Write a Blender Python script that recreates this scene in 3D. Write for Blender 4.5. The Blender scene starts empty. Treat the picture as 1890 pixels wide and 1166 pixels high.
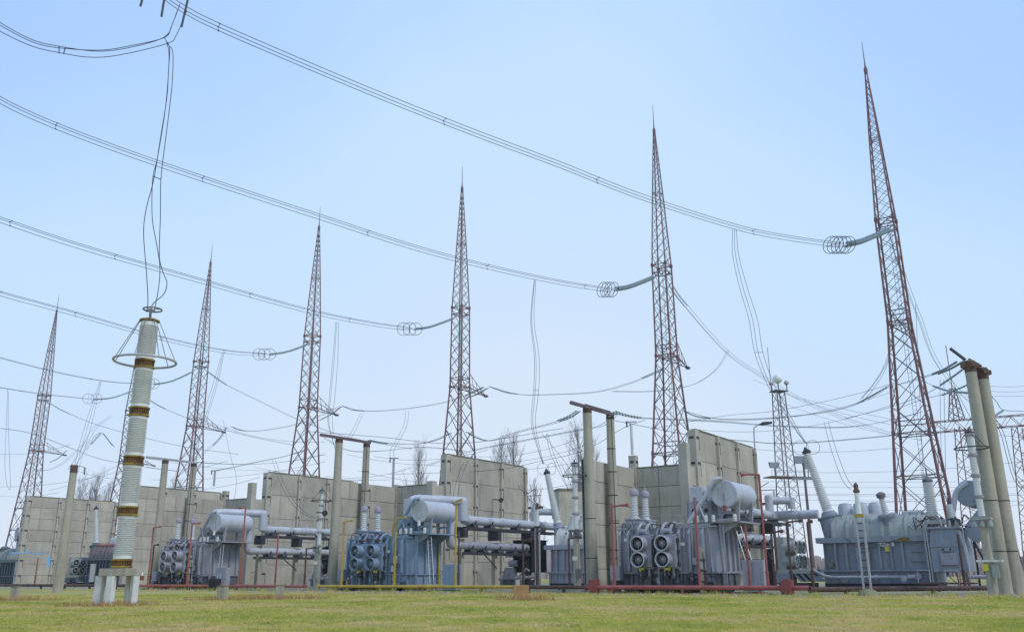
import bpy, math, random
import numpy as np
from mathutils import Vector as V, Matrix
random.seed(7); rng = np.random.default_rng(7)
SC = bpy.context.scene; COL = SC.collection
R_ = math.radians

# ------------------------------------------------------------------ camera model
F, CX, CY, HC = 1625.0, 945.0, 583.0, 1.3
TH = math.atan((1059.9-CY)/F); cT, sT = math.cos(TH), math.sin(TH)
ROLL = 0.0056; cR, sR = math.cos(ROLL), math.sin(ROLL)
def ray(px, py):
    a, b = (px-CX)/F, (CY-py)/F
    dx, dy = a*cR + b*sR, b*cR - a*sR
    return V((dx, cT-dy*sT, sT+dy*cT))
def P(px, py, Y):
    r = ray(px, py); return r*(Y/r.y) + V((0, 0, HC))
def PZ(px, Y, z):                       # point at forward distance Y, height z, seen at column px
    lo = P(px, 1060, Y)
    for _ in range(3):
        d = Y*cT+(z-HC)*sT; lo = V(((px-CX)/F*d, Y, z))
    return lo

BETA = R_(34.4)
U = V((math.cos(BETA), -math.sin(BETA), 0)); W = V((math.sin(BETA), math.cos(BETA), 0))
STEP = V((-22.9, 15.7, 0))              # from one transformer bay to the next
def at(x, y, a=0, b=0, z=0, n=0): return V((x, y, z)) + U*a + W*b + STEP*n

# ------------------------------------------------------------------ mesh builder
class MB:
    def __init__(s): s.v = []; s.f = []; s.m = []; s.k = 0
    def add(s, vs, fs):
        o = len(s.v); s.v += [tuple(p) for p in vs]
        for f in fs: s.f.append(tuple(i+o for i in f)); s.m.append(s.k)
        return s
    def hexa(s, p):
        return s.add(p, [(0,3,2,1),(4,5,6,7),(0,1,5,4),(1,2,6,5),(2,3,7,6),(3,0,4,7)])
    def box(s, a, b):
        (x0,y0,z0),(x1,y1,z1) = a, b
        return s.hexa([(x0,y0,z0),(x1,y0,z0),(x1,y1,z0),(x0,y1,z0),(x0,y0,z1),(x1,y0,z1),(x1,y1,z1),(x0,y1,z1)])
    def obox(s, c, ax, ay, az):           # centre and three half-axis vectors
        c, ax, ay, az = V(c), V(ax), V(ay), V(az)
        return s.hexa([c-ax-ay-az, c+ax-ay-az, c+ax+ay-az, c-ax+ay-az, c-ax-ay+az, c+ax-ay+az, c+ax+ay+az, c-ax+ay+az])
    def tube(s, pts, r, n=8, closed=False):
        pts = [V(p) for p in pts]; N = len(pts)
        if not hasattr(r, '__len__'): r = [r]*N
        up = None; vs = []
        for i, p in enumerate(pts):
            if closed: t = pts[(i+1) % N]-pts[i-1]
            else: t = pts[min(i+1, N-1)]-pts[max(i-1, 0)]
            if t.length < 1e-9: t = V((0,0,1))
            t.normalize()
            if up is None: up = V((0,0,1)) if abs(t.z) < .9 else V((0,1,0))
            e = up - t*up.dot(t)
            if e.length < 1e-6: e = t.orthogonal()
            e.normalize(); up = e; g = t.cross(e)
            for j in range(n):
                a = 2*math.pi*(j+.5)/n
                vs.append(p + (e*math.cos(a)+g*math.sin(a))*r[i])
        fs = []
        for i in range(N if closed else N-1):
            for j in range(n):
                a, b = i*n+j, i*n+(j+1) % n; c, d = ((i+1) % N)*n+(j+1) % n, ((i+1) % N)*n+j
                fs.append((a, b, c, d))
        if not closed: fs += [tuple(range(n-1, -1, -1)), tuple(range((N-1)*n, N*n))]
        return s.add(vs, fs)
    def bar(s, a, b, r, n=4): return s.tube([a, b], r, n)
    def lathe(s, p, ax, prof, n=20):
        p, ax = V(p), V(ax).normalized(); e = ax.orthogonal().normalized(); g = ax.cross(e)
        vs = []; N = len(prof)
        for t, r in prof:
            for j in range(n):
                a = 2*math.pi*j/n; vs.append(p+ax*t+(e*math.cos(a)+g*math.sin(a))*max(r, 1e-4))
        fs = [(i*n+j, i*n+(j+1) % n, (i+1)*n+(j+1) % n, (i+1)*n+j) for i in range(N-1) for j in range(n)]
        fs += [tuple(range(n-1, -1, -1)), tuple(range((N-1)*n, N*n))]
        return s.add(vs, fs)
    def ring(s, c, ax, R, r, n=32, k=6):
        c, ax = V(c), V(ax).normalized(); e = ax.orthogonal().normalized(); g = ax.cross(e)
        return s.tube([c+(e*math.cos(2*math.pi*i/n)+g*math.sin(2*math.pi*i/n))*R for i in range(n)], r, k, True)
    def prism(s, poly, ax='y', a=0, b=1):  # polygon in the plane normal to ax
        def m(u, w, t): return (u, t, w) if ax == 'y' else ((t, u, w) if ax == 'x' else (u, w, t))
        n = len(poly); vs = [m(u, w, a) for u, w in poly]+[m(u, w, b) for u, w in poly]
        fs = [tuple(range(n)), tuple(range(2*n-1, n-1, -1))]+[(i, i+n, (i+1) % n+n, (i+1) % n) for i in range(n)]
        return s.add(vs, fs)
    def build(s, name, mats, parent=None, world=False, loc=None, bevel=0, ang=35):
        if not isinstance(mats, (list, tuple)): mats = [mats]
        vs = s.v
        if parent is not None and world:
            inv = parent_matrix(parent).inverted(); vs = [tuple(inv @ V(p)) for p in vs]
        elif loc is not None: vs = [tuple(V(p)-V(loc)) for p in vs]
        me = bpy.data.meshes.new(name); me.from_pydata(vs, [], s.f)
        for m in mats: me.materials.append(m)
        me.polygons.foreach_set('material_index', s.m)
        me.polygons.foreach_set('use_smooth', [True]*len(s.f))
        me.validate(); me.update()
        import bmesh
        bm = bmesh.new(); bm.from_mesh(me); bmesh.ops.recalc_face_normals(bm, faces=bm.faces); bm.to_mesh(me); bm.free()
        me.set_sharp_from_angle(angle=R_(ang))
        o = bpy.data.objects.new(name, me); COL.objects.link(o)
        if loc is not None: o.location = loc
        if parent is not None: o.parent = parent
        if bevel:
            md = o.modifiers.new('bevel', 'BEVEL'); md.width = bevel; md.segments = 2; md.limit_method = 'ANGLE'; md.angle_limit = R_(40)
            md.harden_normals = True
        return o
def parent_matrix(o):
    m = Matrix.Translation(o.location) @ o.rotation_euler.to_matrix().to_4x4()
    return parent_matrix(o.parent) @ m if o.parent else m
def tag(o, label=None, cat=None, group=None, kind=None):
    if label: o['label'] = label
    if cat: o['category'] = cat
    if group: o['group'] = group
    if kind: o['kind'] = kind
    return o
def thing(name, label, cat, loc, rz=0, group=None):
    o = bpy.data.objects.new(name, None); COL.objects.link(o); o.empty_display_size = .5
    o.location = loc; o.rotation_euler = (0, 0, rz); return tag(o, label, cat, group)
def copy_tree(o, parent=None):
    c = o.copy(); COL.objects.link(c)
    if parent is not None: c.parent = parent
    for ch in [x for x in o.children]: copy_tree(ch, c)
    return c
def spline(pts, sub=6):                   # Catmull-Rom through points
    pts = [V(p) for p in pts]
    if len(pts) < 3: return [pts[0].lerp(pts[1], i/sub) for i in range(sub+1)]
    q = [pts[0]*2-pts[1]]+pts+[pts[-1]*2-pts[-2]]; out = []
    for i in range(1, len(q)-2):
        p0, p1, p2, p3 = q[i-1:i+3]
        for j in range(sub):
            t = j/sub
            out.append(.5*((2*p1)+(p2-p0)*t+(2*p0-5*p1+4*p2-p3)*t*t+(3*p1-p0-3*p2+p3)*t**3))
    return out+[pts[-1]]

# ------------------------------------------------------------------ materials
RUST = (.16, .07, .03); GRIME = (.10, .10, .09)
def mat(name, col, rough=.6, metal=0, var=.25, scale=1.2, dirt=None, amt=.35, cover=.55, streak=True, bump=.15, island=0, fine=30, specks=0):
    m = bpy.data.materials.new(name); m.use_nodes = True; nt = m.node_tree; N = nt.nodes; L = nt.links
    b = N['Principled BSDF']; b.inputs['Roughness'].default_value = rough; b.inputs['Metallic'].default_value = metal
    tc = N.new('ShaderNodeTexCoord')
    def noise(sc, det=5, mp=None, ro=.6):
        n = N.new('ShaderNodeTexNoise'); n.inputs['Scale'].default_value = sc; n.inputs['Detail'].default_value = det; n.inputs['Roughness'].default_value = ro
        if mp:
            q = N.new('ShaderNodeMapping'); q.inputs['Scale'].default_value = mp; L.new(tc.outputs['Object'], q.inputs[0]); L.new(q.outputs[0], n.inputs[0])
        else: L.new(tc.outputs['Object'], n.inputs[0])
        return n.outputs['Fac']
    def mrange(x, a, b_, c, d):
        n = N.new('ShaderNodeMapRange'); n.inputs[1].default_value = a; n.inputs[2].default_value = b_; n.inputs[3].default_value = c; n.inputs[4].default_value = d
        L.new(x, n.inputs[0]); return n.outputs[0]
    def mix(f, A, B, t='MIX'):
        n = N.new('ShaderNodeMix'); n.data_type = 'RGBA'; n.blend_type = t
        if hasattr(f, 'links'): L.new(f, n.inputs[0])
        else: n.inputs[0].default_value = f
        for i, c in ((6, A), (7, B)):
            if hasattr(c, 'links'): L.new(c, n.inputs[i])
            else: n.inputs[i].default_value = (*c, 1)
        return n.outputs[2]
    dk = tuple(c*(1-var) for c in col); lt = tuple(min(1, c*(1+var*.7)) for c in col)
    c = mix(mrange(noise(scale), .3, .7, 0, 1), dk, lt)
    if island:
        g = N.new('ShaderNodeNewGeometry'); v = mrange(g.outputs['Random Per Island'], 0, 1, 1-island, 1+island*.6)
        cc = N.new('ShaderNodeCombineXYZ')
        for i in range(3): L.new(v, cc.inputs[i])
        c = mix(1., c, cc.outputs[0], 'MULTIPLY')
    if dirt:
        s = noise(1.0, 6, (2.2, 2.2, .22) if streak else (1.3, 1.3, 1.3), .7)
        c = mix(mrange(s, cover, cover+.16, 0, amt), c, dirt)
        s2 = noise(4.5, 6, None, .75); c = mix(mrange(s2, cover+.06, cover+.16, 0, amt*.8), c, dirt)
        s3 = noise(1.0, 5, (6, 6, .5) if streak else (5, 5, 5), .7); c = mix(mrange(s3, .57, .68, 0, amt*.7), c, dirt)
        if specks: s4 = noise(7, 4, (1, 1, .6), .8); c = mix(mrange(s4, .64, .70, 0, .75), c, RUST)
    L.new(c, b.inputs['Base Color'])
    L.new(mrange(noise(scale*3), .3, .7, max(.05, rough-.12), min(1, rough+.12)), b.inputs['Roughness'])
    if bump:
        bp = N.new('ShaderNodeBump'); bp.inputs['Strength'].default_value = bump; bp.inputs['Distance'].default_value = .03
        L.new(noise(fine, 4), bp.inputs['Height']); L.new(bp.outputs[0], b.inputs['Normal'])
    return m

M = dict(
 concrete=mat('concrete', (.475,.44,.355), .9, 0, .20, .35, (.15,.15,.10), .5, .53, True, .5, .12),
 pole=mat('pole_concrete', (.40,.37,.29), .85, 0, .16, .5, (.17,.15,.10), .5, .51, True, .35),
 moss=mat('mossy_concrete', (.20,.20,.11), .95, 0, .3, 1.5, None, bump=.3),
 seam=mat('dark_seam', (.055,.045,.04), .9, 0, .3, 3, RUST, .5, .5),
 grey=mat('grey_paint', (.335,.34,.385), .5, 0, .12, .7, GRIME, .65, .52, specks=1),
 blue=mat('blue_paint', (.215,.30,.40), .5, 0, .12, .7, (.08,.09,.10), .6, .53, specks=1),
 lightgrey=mat('light_grey_paint', (.42,.44,.50), .5, 0, .12, .7, (.15,.14,.12), .5, .54, specks=1),
 cream=mat('cream_paint', (.60,.60,.56), .5, 0, .10, .8, (.28,.22,.15), .5, .55, specks=1),
 teal=mat('dark_teal_paint', (.10,.135,.15), .5, 0, .25, .8, (.10,.06,.04), .6, .52, specks=1),
 oldroof=mat('streaked_roof', (.21,.185,.185), .7, 0, .3, 1.5, (.10,.05,.04), .7, .48),
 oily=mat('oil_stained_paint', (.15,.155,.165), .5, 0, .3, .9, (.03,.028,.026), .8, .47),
 slate=mat('slate_paint', (.245,.28,.33), .5, 0, .14, .7, (.08,.075,.065), .6, .52, specks=1),
 pale=mat('pale_paint', (.49,.51,.55), .45, 0, .12, .6, (.17,.16,.15), .5, .54, specks=1),
 greenish=mat('weathered_green_grey', (.33,.355,.33), .6, 0, .14, .8, (.19,.19,.14), .5, .53),
 dark=mat('dark_steel', (.035,.036,.042), .6, 0, .3, 2, RUST, .3, .6),
 void=mat('dark_interior', (.012,.012,.015), .8, 0, .2, 2),
 rust=mat('rusty_steel', (.13,.072,.052), .85, 0, .35, 2.5, (.06,.045,.045), .6, .5),
 tower=mat('tower_steel', (.235,.10,.085), .7, 0, .3, .35, (.13,.12,.13), .7, .5, False),
 tower2=mat('tower_brace_steel', (.135,.10,.11), .65, 0, .3, .5, (.20,.10,.08), .6, .52, False),
 redpipe=mat('red_pipe_paint', (.34,.085,.075), .55, 0, .25, 1.2, (.16,.06,.045), .5, .55, False),
 orange=mat('orange_pipe_paint', (.40,.10,.05), .55, 0, .25, 1.2, (.16,.06,.04), .5, .55, False),
 yellow=mat('yellow_pipe_paint', (.46,.32,.035), .55, 0, .25, 1.2, (.2,.12,.04), .5, .55, False),
 brown=mat('brown_pipe_rust', (.10,.055,.042), .8, 0, .35, 1.5, (.04,.03,.03), .5, .5, False),
 porc=mat('grey_porcelain', (.72,.73,.70), .28, 0, .06, 1.0, (.35,.36,.32), .3, .6),
 white=mat('white_porcelain', (.70,.72,.70), .28, 0, .05, 1.0, (.45,.44,.40), .3, .6),
 mauve=mat('mauve_cap', (.33,.29,.34), .5, 0, .15, 2),
 collar_mid=mat('rusty_ochre', (.20,.10,.03), .8, 0, .4, 4, (.06,.03,.02), .8, .48, False),
 collar=mat('ochre_flange', (.34,.25,.03), .7, 0, .3, 3, (.10,.03,.02), .8, .47, False),
 whitewash=mat('whitewashed_concrete', (.68,.68,.65), .85, 0, .12, 1.5, (.28,.25,.20), .6, .55),
 glass=mat('insulator_glass', (.22,.27,.28), .25, 0, .12, 1, None, bump=0),
 glass_pale=mat('pale_insulator_glass', (.40,.48,.50), .25, 0, .12, 1, None, bump=0),
 wire=mat('conductor', (.055,.058,.075), .6, .2, .1, .5, None, bump=0),
 ring=mat('ring_metal', (.16,.15,.15), .55, .1, .3, 2, RUST, .5, .55),
 galv=mat('galvanised', (.42,.43,.44), .5, .2, .15, 2, RUST, .4, .58),
 skyblue=mat('light_blue_paint', (.22,.52,.78), .5, 0, .1, 2),
 sign=mat('sign_white', (.72,.72,.66), .5, 0, .06, 4), signy=mat('sign_yellow', (.62,.58,.06), .5, 0, .08, 4),
 ink=mat('sign_ink', (.03,.03,.035), .6, 0, .1, 4, bump=0),
 redcap=mat('red_box_paint', (.25,.055,.05), .5, 0, .2, 3), dome=mat('white_dome', (.78,.78,.78), .3, 0, .04, 2),
 bark=mat('bare_bark', (.20,.18,.18), .9, 0, .25, .4, None, bump=0),
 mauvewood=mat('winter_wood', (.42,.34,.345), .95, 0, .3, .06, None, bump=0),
 straw=mat('straw', (.50,.40,.17), .9, 0, .3, 1.2, None, bump=0),
 undershade=mat('oily_shade_gravel', (.05,.047,.045), .95, 0, .5, 3, None, bump=.6),  # near-black colour holds the painted shade beneath the units
 dry=mat('dry_weeds', (.42,.25,.10), .9, 0, .35, 1.2, None, bump=0),
)
def ground_mat(name, kind):
    m = bpy.data.materials.new(name); m.use_nodes = True; nt = m.node_tree; N = nt.nodes; L = nt.links; b = N['Principled BSDF']
    b.inputs['Roughness'].default_value = .95; b.inputs['Specular IOR Level'].default_value = .15
    tc = N.new('ShaderNodeTexCoord')
    def noise(sc, det=6, mp=(1,1,1)):
        q = N.new('ShaderNodeMapping'); q.inputs['Scale'].default_value = mp; L.new(tc.outputs['Object'], q.inputs[0])
        n = N.new('ShaderNodeTexNoise'); n.inputs['Scale'].default_value = sc; n.inputs['Detail'].default_value = det; n.inputs['Roughness'].default_value = .65; L.new(q.outputs[0], n.inputs[0]); return n.outputs['Fac']
    def ramp(f, stops):
        r = N.new('ShaderNodeValToRGB'); L.new(f, r.inputs[0]); e = r.color_ramp.elements
        e[0].position, e[0].color = stops[0][0], (*stops[0][1], 1); e[1].position, e[1].color = stops[1][0], (*stops[1][1], 1)
        for p, c in stops[2:]:
            k = e.new(p); k.color = (*c, 1)
        return r.outputs[0]
    def mix(f, A, B):
        n = N.new('ShaderNodeMix'); n.data_type = 'RGBA'; L.new(f, n.inputs[0]); L.new(A, n.inputs[6]); L.new(B, n.inputs[7]); return n.outputs[2]
    if kind == 'grass':
        a = ramp(noise(.22, 8, (.8, .7, 1)), [(.35, (.40,.44,.075)), (.6, (.76,.58,.29)), (.48, (.60,.545,.135))])
        g = N.new('ShaderNodeNewGeometry')
        c = ramp(g.outputs['Random Per Island'], [(0, (.72,.82,.7)), (1, (1.2,1.12,1.15)), (.5, (.97,1.,.95))])
        n = N.new('ShaderNodeMix'); n.data_type = 'RGBA'; n.blend_type = 'MULTIPLY'; n.inputs[0].default_value = 1; L.new(a, n.inputs[6]); L.new(c, n.inputs[7]); out = n.outputs[2]
        n3 = N.new('ShaderNodeMix'); n3.data_type = 'RGBA'; n3.blend_type = 'MULTIPLY'; n3.inputs[0].default_value = 1; L.new(out, n3.inputs[6]); L.new(ramp(noise(1.1, 5, (1, .6, 1)), [(.34, (.66,.78,.62)), (.66, (1.12,1.02,1.05)), (.5, (.98,.97,.92))]), n3.inputs[7]); out = n3.outputs[2]
    elif kind == 'ground':
        a = ramp(noise(.22, 8, (.8, .7, 1)), [(.35, (.25,.265,.055)), (.6, (.45,.345,.165)), (.48, (.36,.325,.08))])
        d = ramp(noise(2.0), [(.3, (.26,.21,.11)), (.7, (.38,.36,.11))])
        f = N.new('ShaderNodeMapRange'); f.inputs[1].default_value = .5; f.inputs[2].default_value = .62; L.new(noise(.5), f.inputs[0]); out = mix(f.outputs[0], a, d)
    else:
        out = ramp(noise(1.2, 8), [(.3, (.17,.15,.13)), (.7, (.42,.38,.34)), (.5, (.31,.28,.245))])
        if kind == 'path':
            f = N.new('ShaderNodeMapRange'); f.inputs[1].default_value = .47; f.inputs[2].default_value = .6; L.new(noise(.45, 6, (1, 2, 1)), f.inputs[0])
            out = mix(f.outputs[0], out, ramp(noise(3), [(.3, (.2,.19,.08)), (.7, (.3,.29,.1))]))
    L.new(out, b.inputs['Base Color'])
    if kind == 'grass':
        tr = N.new('ShaderNodeBsdfTranslucent'); L.new(out, tr.inputs[0]); ms = N.new('ShaderNodeMixShader'); ms.inputs[0].default_value = .5
        L.new(b.outputs[0], ms.inputs[1]); L.new(tr.outputs[0], ms.inputs[2]); L.new(ms.outputs[0], N['Material Output'].inputs['Surface']); return m
    bp = N.new('ShaderNodeBump'); bp.inputs['Strength'].default_value = .5; bp.inputs['Distance'].default_value = .05
    L.new(noise(9), bp.inputs['Height']); L.new(bp.outputs[0], b.inputs['Normal']); return m
M['grass'] = ground_mat('grass_blades', 'grass'); M['ground'] = ground_mat('lawn_soil', 'ground'); M['gravel'] = ground_mat('gravel', 'gravel'); M['path'] = ground_mat('worn_path', 'path')

# ------------------------------------------------------------------ ground
tag(MB().add([(-900,-60,0),(900,-60,0),(900,1500,0),(-900,1500,0)], [(0,1,2,3)]).build('ground', M['ground']), kind='structure')
def strip(name, a, b, w0, w1, z, m, seg=60):
    mb = MB(); a, b = V(a), V(b); t = (b-a).normalized(); n = V((-t.y, t.x, 0)); vs = []
    for i in range(seg+1):
        p = a.lerp(b, i/seg)
        vs += [p+n*(w0+random.uniform(-.35,.35))+V((0,0,z)), p+n*(w1+random.uniform(-.35,.35))+V((0,0,z))]
    mb.add(vs, [(2*i, 2*i+1, 2*i+3, 2*i+2) for i in range(seg)])
    return tag(mb.build(name, m), kind='structure')
HL = V((5.2, 65, 0))                         # the line of the fire main
strip('gravel_yard', HL-U*150, HL+U*60, 1.6, 60, .005, M['path'], 120)
strip('path', HL-U*34-W*3.6, HL+U*20-W*3.6, -.8, .8, .009, M['path'], 80)

def grass():
    N_ = 110000
    # more blades near the camera, clipped to what the lens could see with a margin
    Y = 19+ (rng.random(N_)**1.5)*50; X = (rng.random(N_)*2-1)*(Y*.66+4)
    d = (X-HL.x)*W.x+(Y-HL.y)*W.y            # signed distance behind the fire main
    keep = (d < 1.6+rng.normal(0,.6,N_)) & ~((d > -4.4) & (d < -2.8) & (rng.random(N_) < .55) & (X > -26) & (X < 20))
    X, Y = X[keep], Y[keep]; n = len(X); K = 3
    X = np.repeat(X, K)+rng.normal(0,.05,n*K); Y = np.repeat(Y, K)+rng.normal(0,.05,n*K); n *= K
    patch = .5+.5*np.sin(X*.6+1.3*np.sin(Y*.4))*np.sin(Y*.9+np.sin(X*.33)*2)
    h = (.014+.035*rng.random(n)**2+.014*patch+.05*(rng.random(n) < .03))*(1+.006*(Y-20)); a = rng.random(n)*math.pi; w = .007+.0004*Y
    lx, ly = rng.normal(0,1.1,n)*h, rng.normal(0,1.1,n)*h
    v = np.zeros((n, 3, 3)); v[:,0] = np.stack([X-np.cos(a)*w, Y-np.sin(a)*w, np.zeros(n)],1); v[:,1] = np.stack([X+np.cos(a)*w, Y+np.sin(a)*w, np.zeros(n)],1)
    v[:,2] = np.stack([X+lx, Y+ly, h],1)
    me = bpy.data.meshes.new('grass'); me.vertices.add(n*3); me.vertices.foreach_set('co', v.reshape(-1)); me.loops.add(n*3); me.loops.foreach_set('vertex_index', np.arange(n*3, dtype=np.int32))
    me.polygons.add(n); me.polygons.foreach_set('loop_start', np.arange(0, n*3, 3, dtype=np.int32)); me.polygons.foreach_set('loop_total', np.full(n, 3, dtype=np.int32)); me.update()
    me.materials.append(M['grass']); o = bpy.data.objects.new('grass', me); COL.objects.link(o)
    tag(o, 'short yellow green grass in the foreground', 'grass', kind='stuff')
grass()
def weeds(name, label, spots, m, h=.45, n=90):
    mb = MB()
    for (x, y, r, hh) in spots:
        for _ in range(int(n*r)):
            a, d = random.random()*6.28, r*math.sqrt(random.random()); p = V((x+d*math.cos(a)*1.6, y+d*math.sin(a), 0))
            q = p+V((random.gauss(0,.12), random.gauss(0,.12), hh*random.uniform(.4,1))); t = V((random.uniform(-1,1), random.uniform(-1,1), 0)).normalized()*.018
            mb.add([p-t, p+t, q], [(0,1,2)])
    return tag(mb.build(name, m), label, 'weeds', kind='stuff')

# ------------------------------------------------------------------ the big arrester column at the left
def ribbed(mb, p, ax, L, r0, r1, ribs, depth, n=24):
    prof = []
    for i in range(ribs):
        t0 = L*i/ribs; dt = L/ribs; r = r0+(r1-r0)*(i+.5)/ribs
        prof += [(t0, r-depth), (t0+dt*.45, r), (t0+dt*.62, r), (t0+dt*.75, r-depth)]
    prof.append((L, r1-depth)); mb.lathe(p, ax, prof, n)
ARR = PZ(213, 44.5, 0)
ar = thing('surge_arrester', 'tall ribbed white column with rusty yellow flanges and a wide hoop, on whitewashed concrete legs', 'surge arrester', ARR, R_(-12))
def zz(py, px=240): return P(px, py, 44.5).z
zf = [zz(1040,216), zz(943,227), zz(850,238), zz(760,249), zz(672,261), zz(590,270)]
RA = .455
for i in range(5):
    mb = MB(); g = .24; z0, z1 = zf[i]+g, zf[i+1]-g
    ribbed(mb, (0,0,z0+.16), (0,0,1), z1-z0-.26, RA+.01, RA, 20, .10, 32)
    mb.k = 1; mb.lathe((0,0,z0-.06), (0,0,1), [(0,RA-.03),(.24,RA-.035)], 32); mb.lathe((0,0,z1-.12), (0,0,1), [(0,RA-.035),(.2,RA-.03)], 32)
    mb.build('porcelain_stage', [M['porc'], M['white']], ar)
for i in range(6):
    mb = MB(); z = zf[i]
    for dz in ((-.24, .14) if 0 < i < 5 else ((-.2, .14) if i == 0 else (-.12,))): mb.lathe((0,0,z+dz), (0,0,1), [(0,RA+.02),(.02,RA+.05),(.08,RA+.05),(.10,RA+.02)], 32)
    mb.k = 1; mb.lathe((0,0,z-.16), (0,0,1), [(0,RA-.04),(.34 if i < 5 else .16,RA-.04)], 32)
    for k in range(24 if i < 5 else 0):
        a = k*math.pi/12; c = V((math.cos(a)*(RA-.02), math.sin(a)*(RA-.02), z)); mb.obox(c, (.03,0,0), (0,.03,0), (0,0,.14)) if k % 2 else mb.bar(c-V((0,0,.16)), c+V((0,0,.16)), .025, 6)
    mb.build('flange', [M['collar'], M['collar_mid']], ar)
zr = zz(671, 262)+.12; Rr = 1.52; zt = zf[5]
MB().ring((0,0,zr), (0,0,1), Rr, .062, 64, 10).build('grading_ring', M['galv'], ar)
mb = MB()
for a in (195, 235, 285, 330, 20, 75, 130):
    a = R_(a); mb.bar((math.cos(a)*RA, math.sin(a)*RA, zt), (math.cos(a)*Rr, math.sin(a)*Rr, zr), .02, 6)
mb.build('ring_stay', M['ring'], ar)
mb = MB(); mb.ring((.1,0,zt+.55), (0,0,1), .46, .04, 40, 8); mb.bar((0,0,zt), (0,0,zt+.6), .07, 8); mb.bar((-.4,0,zt+.55), (.55,0,zt+.55), .025, 6); mb.bar((0,-.4,zt+.55), (0,.4,zt+.55), .02, 6)
mb.build('terminal_ring', M['ring'], ar)
zb = zf[0]-.2
MB().box((-.72,-.66,zb-.36), (.72,.66,zb-.02)).build('plinth_slab', M['pole'], ar, bevel=.02)
for x, y, k in ((-.86,-.3,.9), (.0,-.64,.9), (.76,.1,.66), (.44,.62,.55), (.08,.66,.6)):
    MB().prism([(x-.2*k,y-.14),(x+.05*k,y-.18),(x+.21*k,y-.12),(x+.2*k,y+.14),(x-.16*k,y+.16)], 'z', -.05, zb-.37).build('leg', M['whitewash'], ar)
b = P(253, 1060, 46)
bc = thing('beacon_box', 'red box with a white dome on top beside the whitewashed arrester legs', 'junction box', (b.x, b.y, 0))
MB().box((-.09,-.09,0), (.09,.09,1.12)).build('post', M['pole'], bc)
MB().box((-.3,-.2,1.13), (.3,.2,1.36)).build('box', M['redcap'], bc, bevel=.02)
MB().lathe((0,0,1.36), (0,0,1), [(0,.3),(.1,.29),(.2,.2),(.25,.05)], 20).build('dome', M['dome'], bc)

# ------------------------------------------------------------------ fire walls, five bays
def run(mb, p0, p1, zs, th, cols=1, gap=.045):
    p0, p1 = V(p0), V(p1); t = (p1-p0).normalized(); n = V((-t.y, t.x, 0)); L = (p1-p0).length
    for c in range(cols):
        for r in range(len(zs)-1):
            a, b = p0+t*(L*c/cols+gap/2), p0+t*(L*(c+1)/cols-gap/2); o = n*random.uniform(-.012,.012); h = (zs[r+1]-zs[r]-gap)/2
            mb.obox((a+b)/2+o+V((0,0,(zs[r]+zs[r+1])/2)), t*((b-a).length/2), n*th/2, (0,0,h))
    mb.k = 1; mb.obox((p0+p1)/2+V((0,0,(zs[0]+zs[-1])/2-.02)), t*(L/2-.02), n*th*.32, (0,0,(zs[-1]-zs[0])/2-.03)); mb.k = 0
def pillar(p, w, d, z1, m, parent, n_br=6, brk=True, cap=True):
    mb = MB(); p = V(p); mb.obox(p+V((0,0,z1/2-.1)), U*w/2, W*d/2, (0,0,z1/2+.1))
    if brk:
        mb.k = 1
        for i in range(n_br):
            z = z1*(i+.7)/n_br; mb.obox(p+V((0,0,z))-W*(d/2+.01), U*(w*.25), W*.03, (0,0,.10)); mb.obox(p+V((0,0,z))+U*(w/2+.01), U*.03, W*(d*.3), (0,0,.10)); mb.obox(p+V((0,0,z-.6))+U*(w/2+.0)+W*d*.3, U*.02, W*.03, (0,0,.5))
    return mb.build('pillar', [m, M['seam']], parent, world=True, bevel=0)
ZL = [-.1, 1.7, 3.4, 5.1, 6.8, 8.5, 10.15]; ZT = [-.1, 2.6, 5.3, 8.0, 10.8, 13.45]
W0, WC, WP, WQ, WR = V((5.55,70.67,0)), V((10.63,78.1,0)), V((14.6,75.4,0)), V((15.9,77.3,0)), V((24.15,89.3,0))
wl_low = {0:'low concrete fire wall behind the purple grey transformer with red pipes', 1:'low stained concrete fire wall behind the blue transformer', 2:'low concrete fire wall behind the conservator of the transformer with orange pipes'}
wl_tall = {0:'tall buttressed concrete fire wall rising behind the large grey drum at the red pipes', 1:'tall concrete fire wall with a floodlight, beside the blue transformer', 2:'tall concrete fire wall with long grey ducts, left of the blue transformer',
           3:'concrete fire wall standing directly behind the ribbed white arrester column', 4:'lone concrete fire wall farthest left with a leaning bushing before it'}
tall_walls = {}
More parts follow.
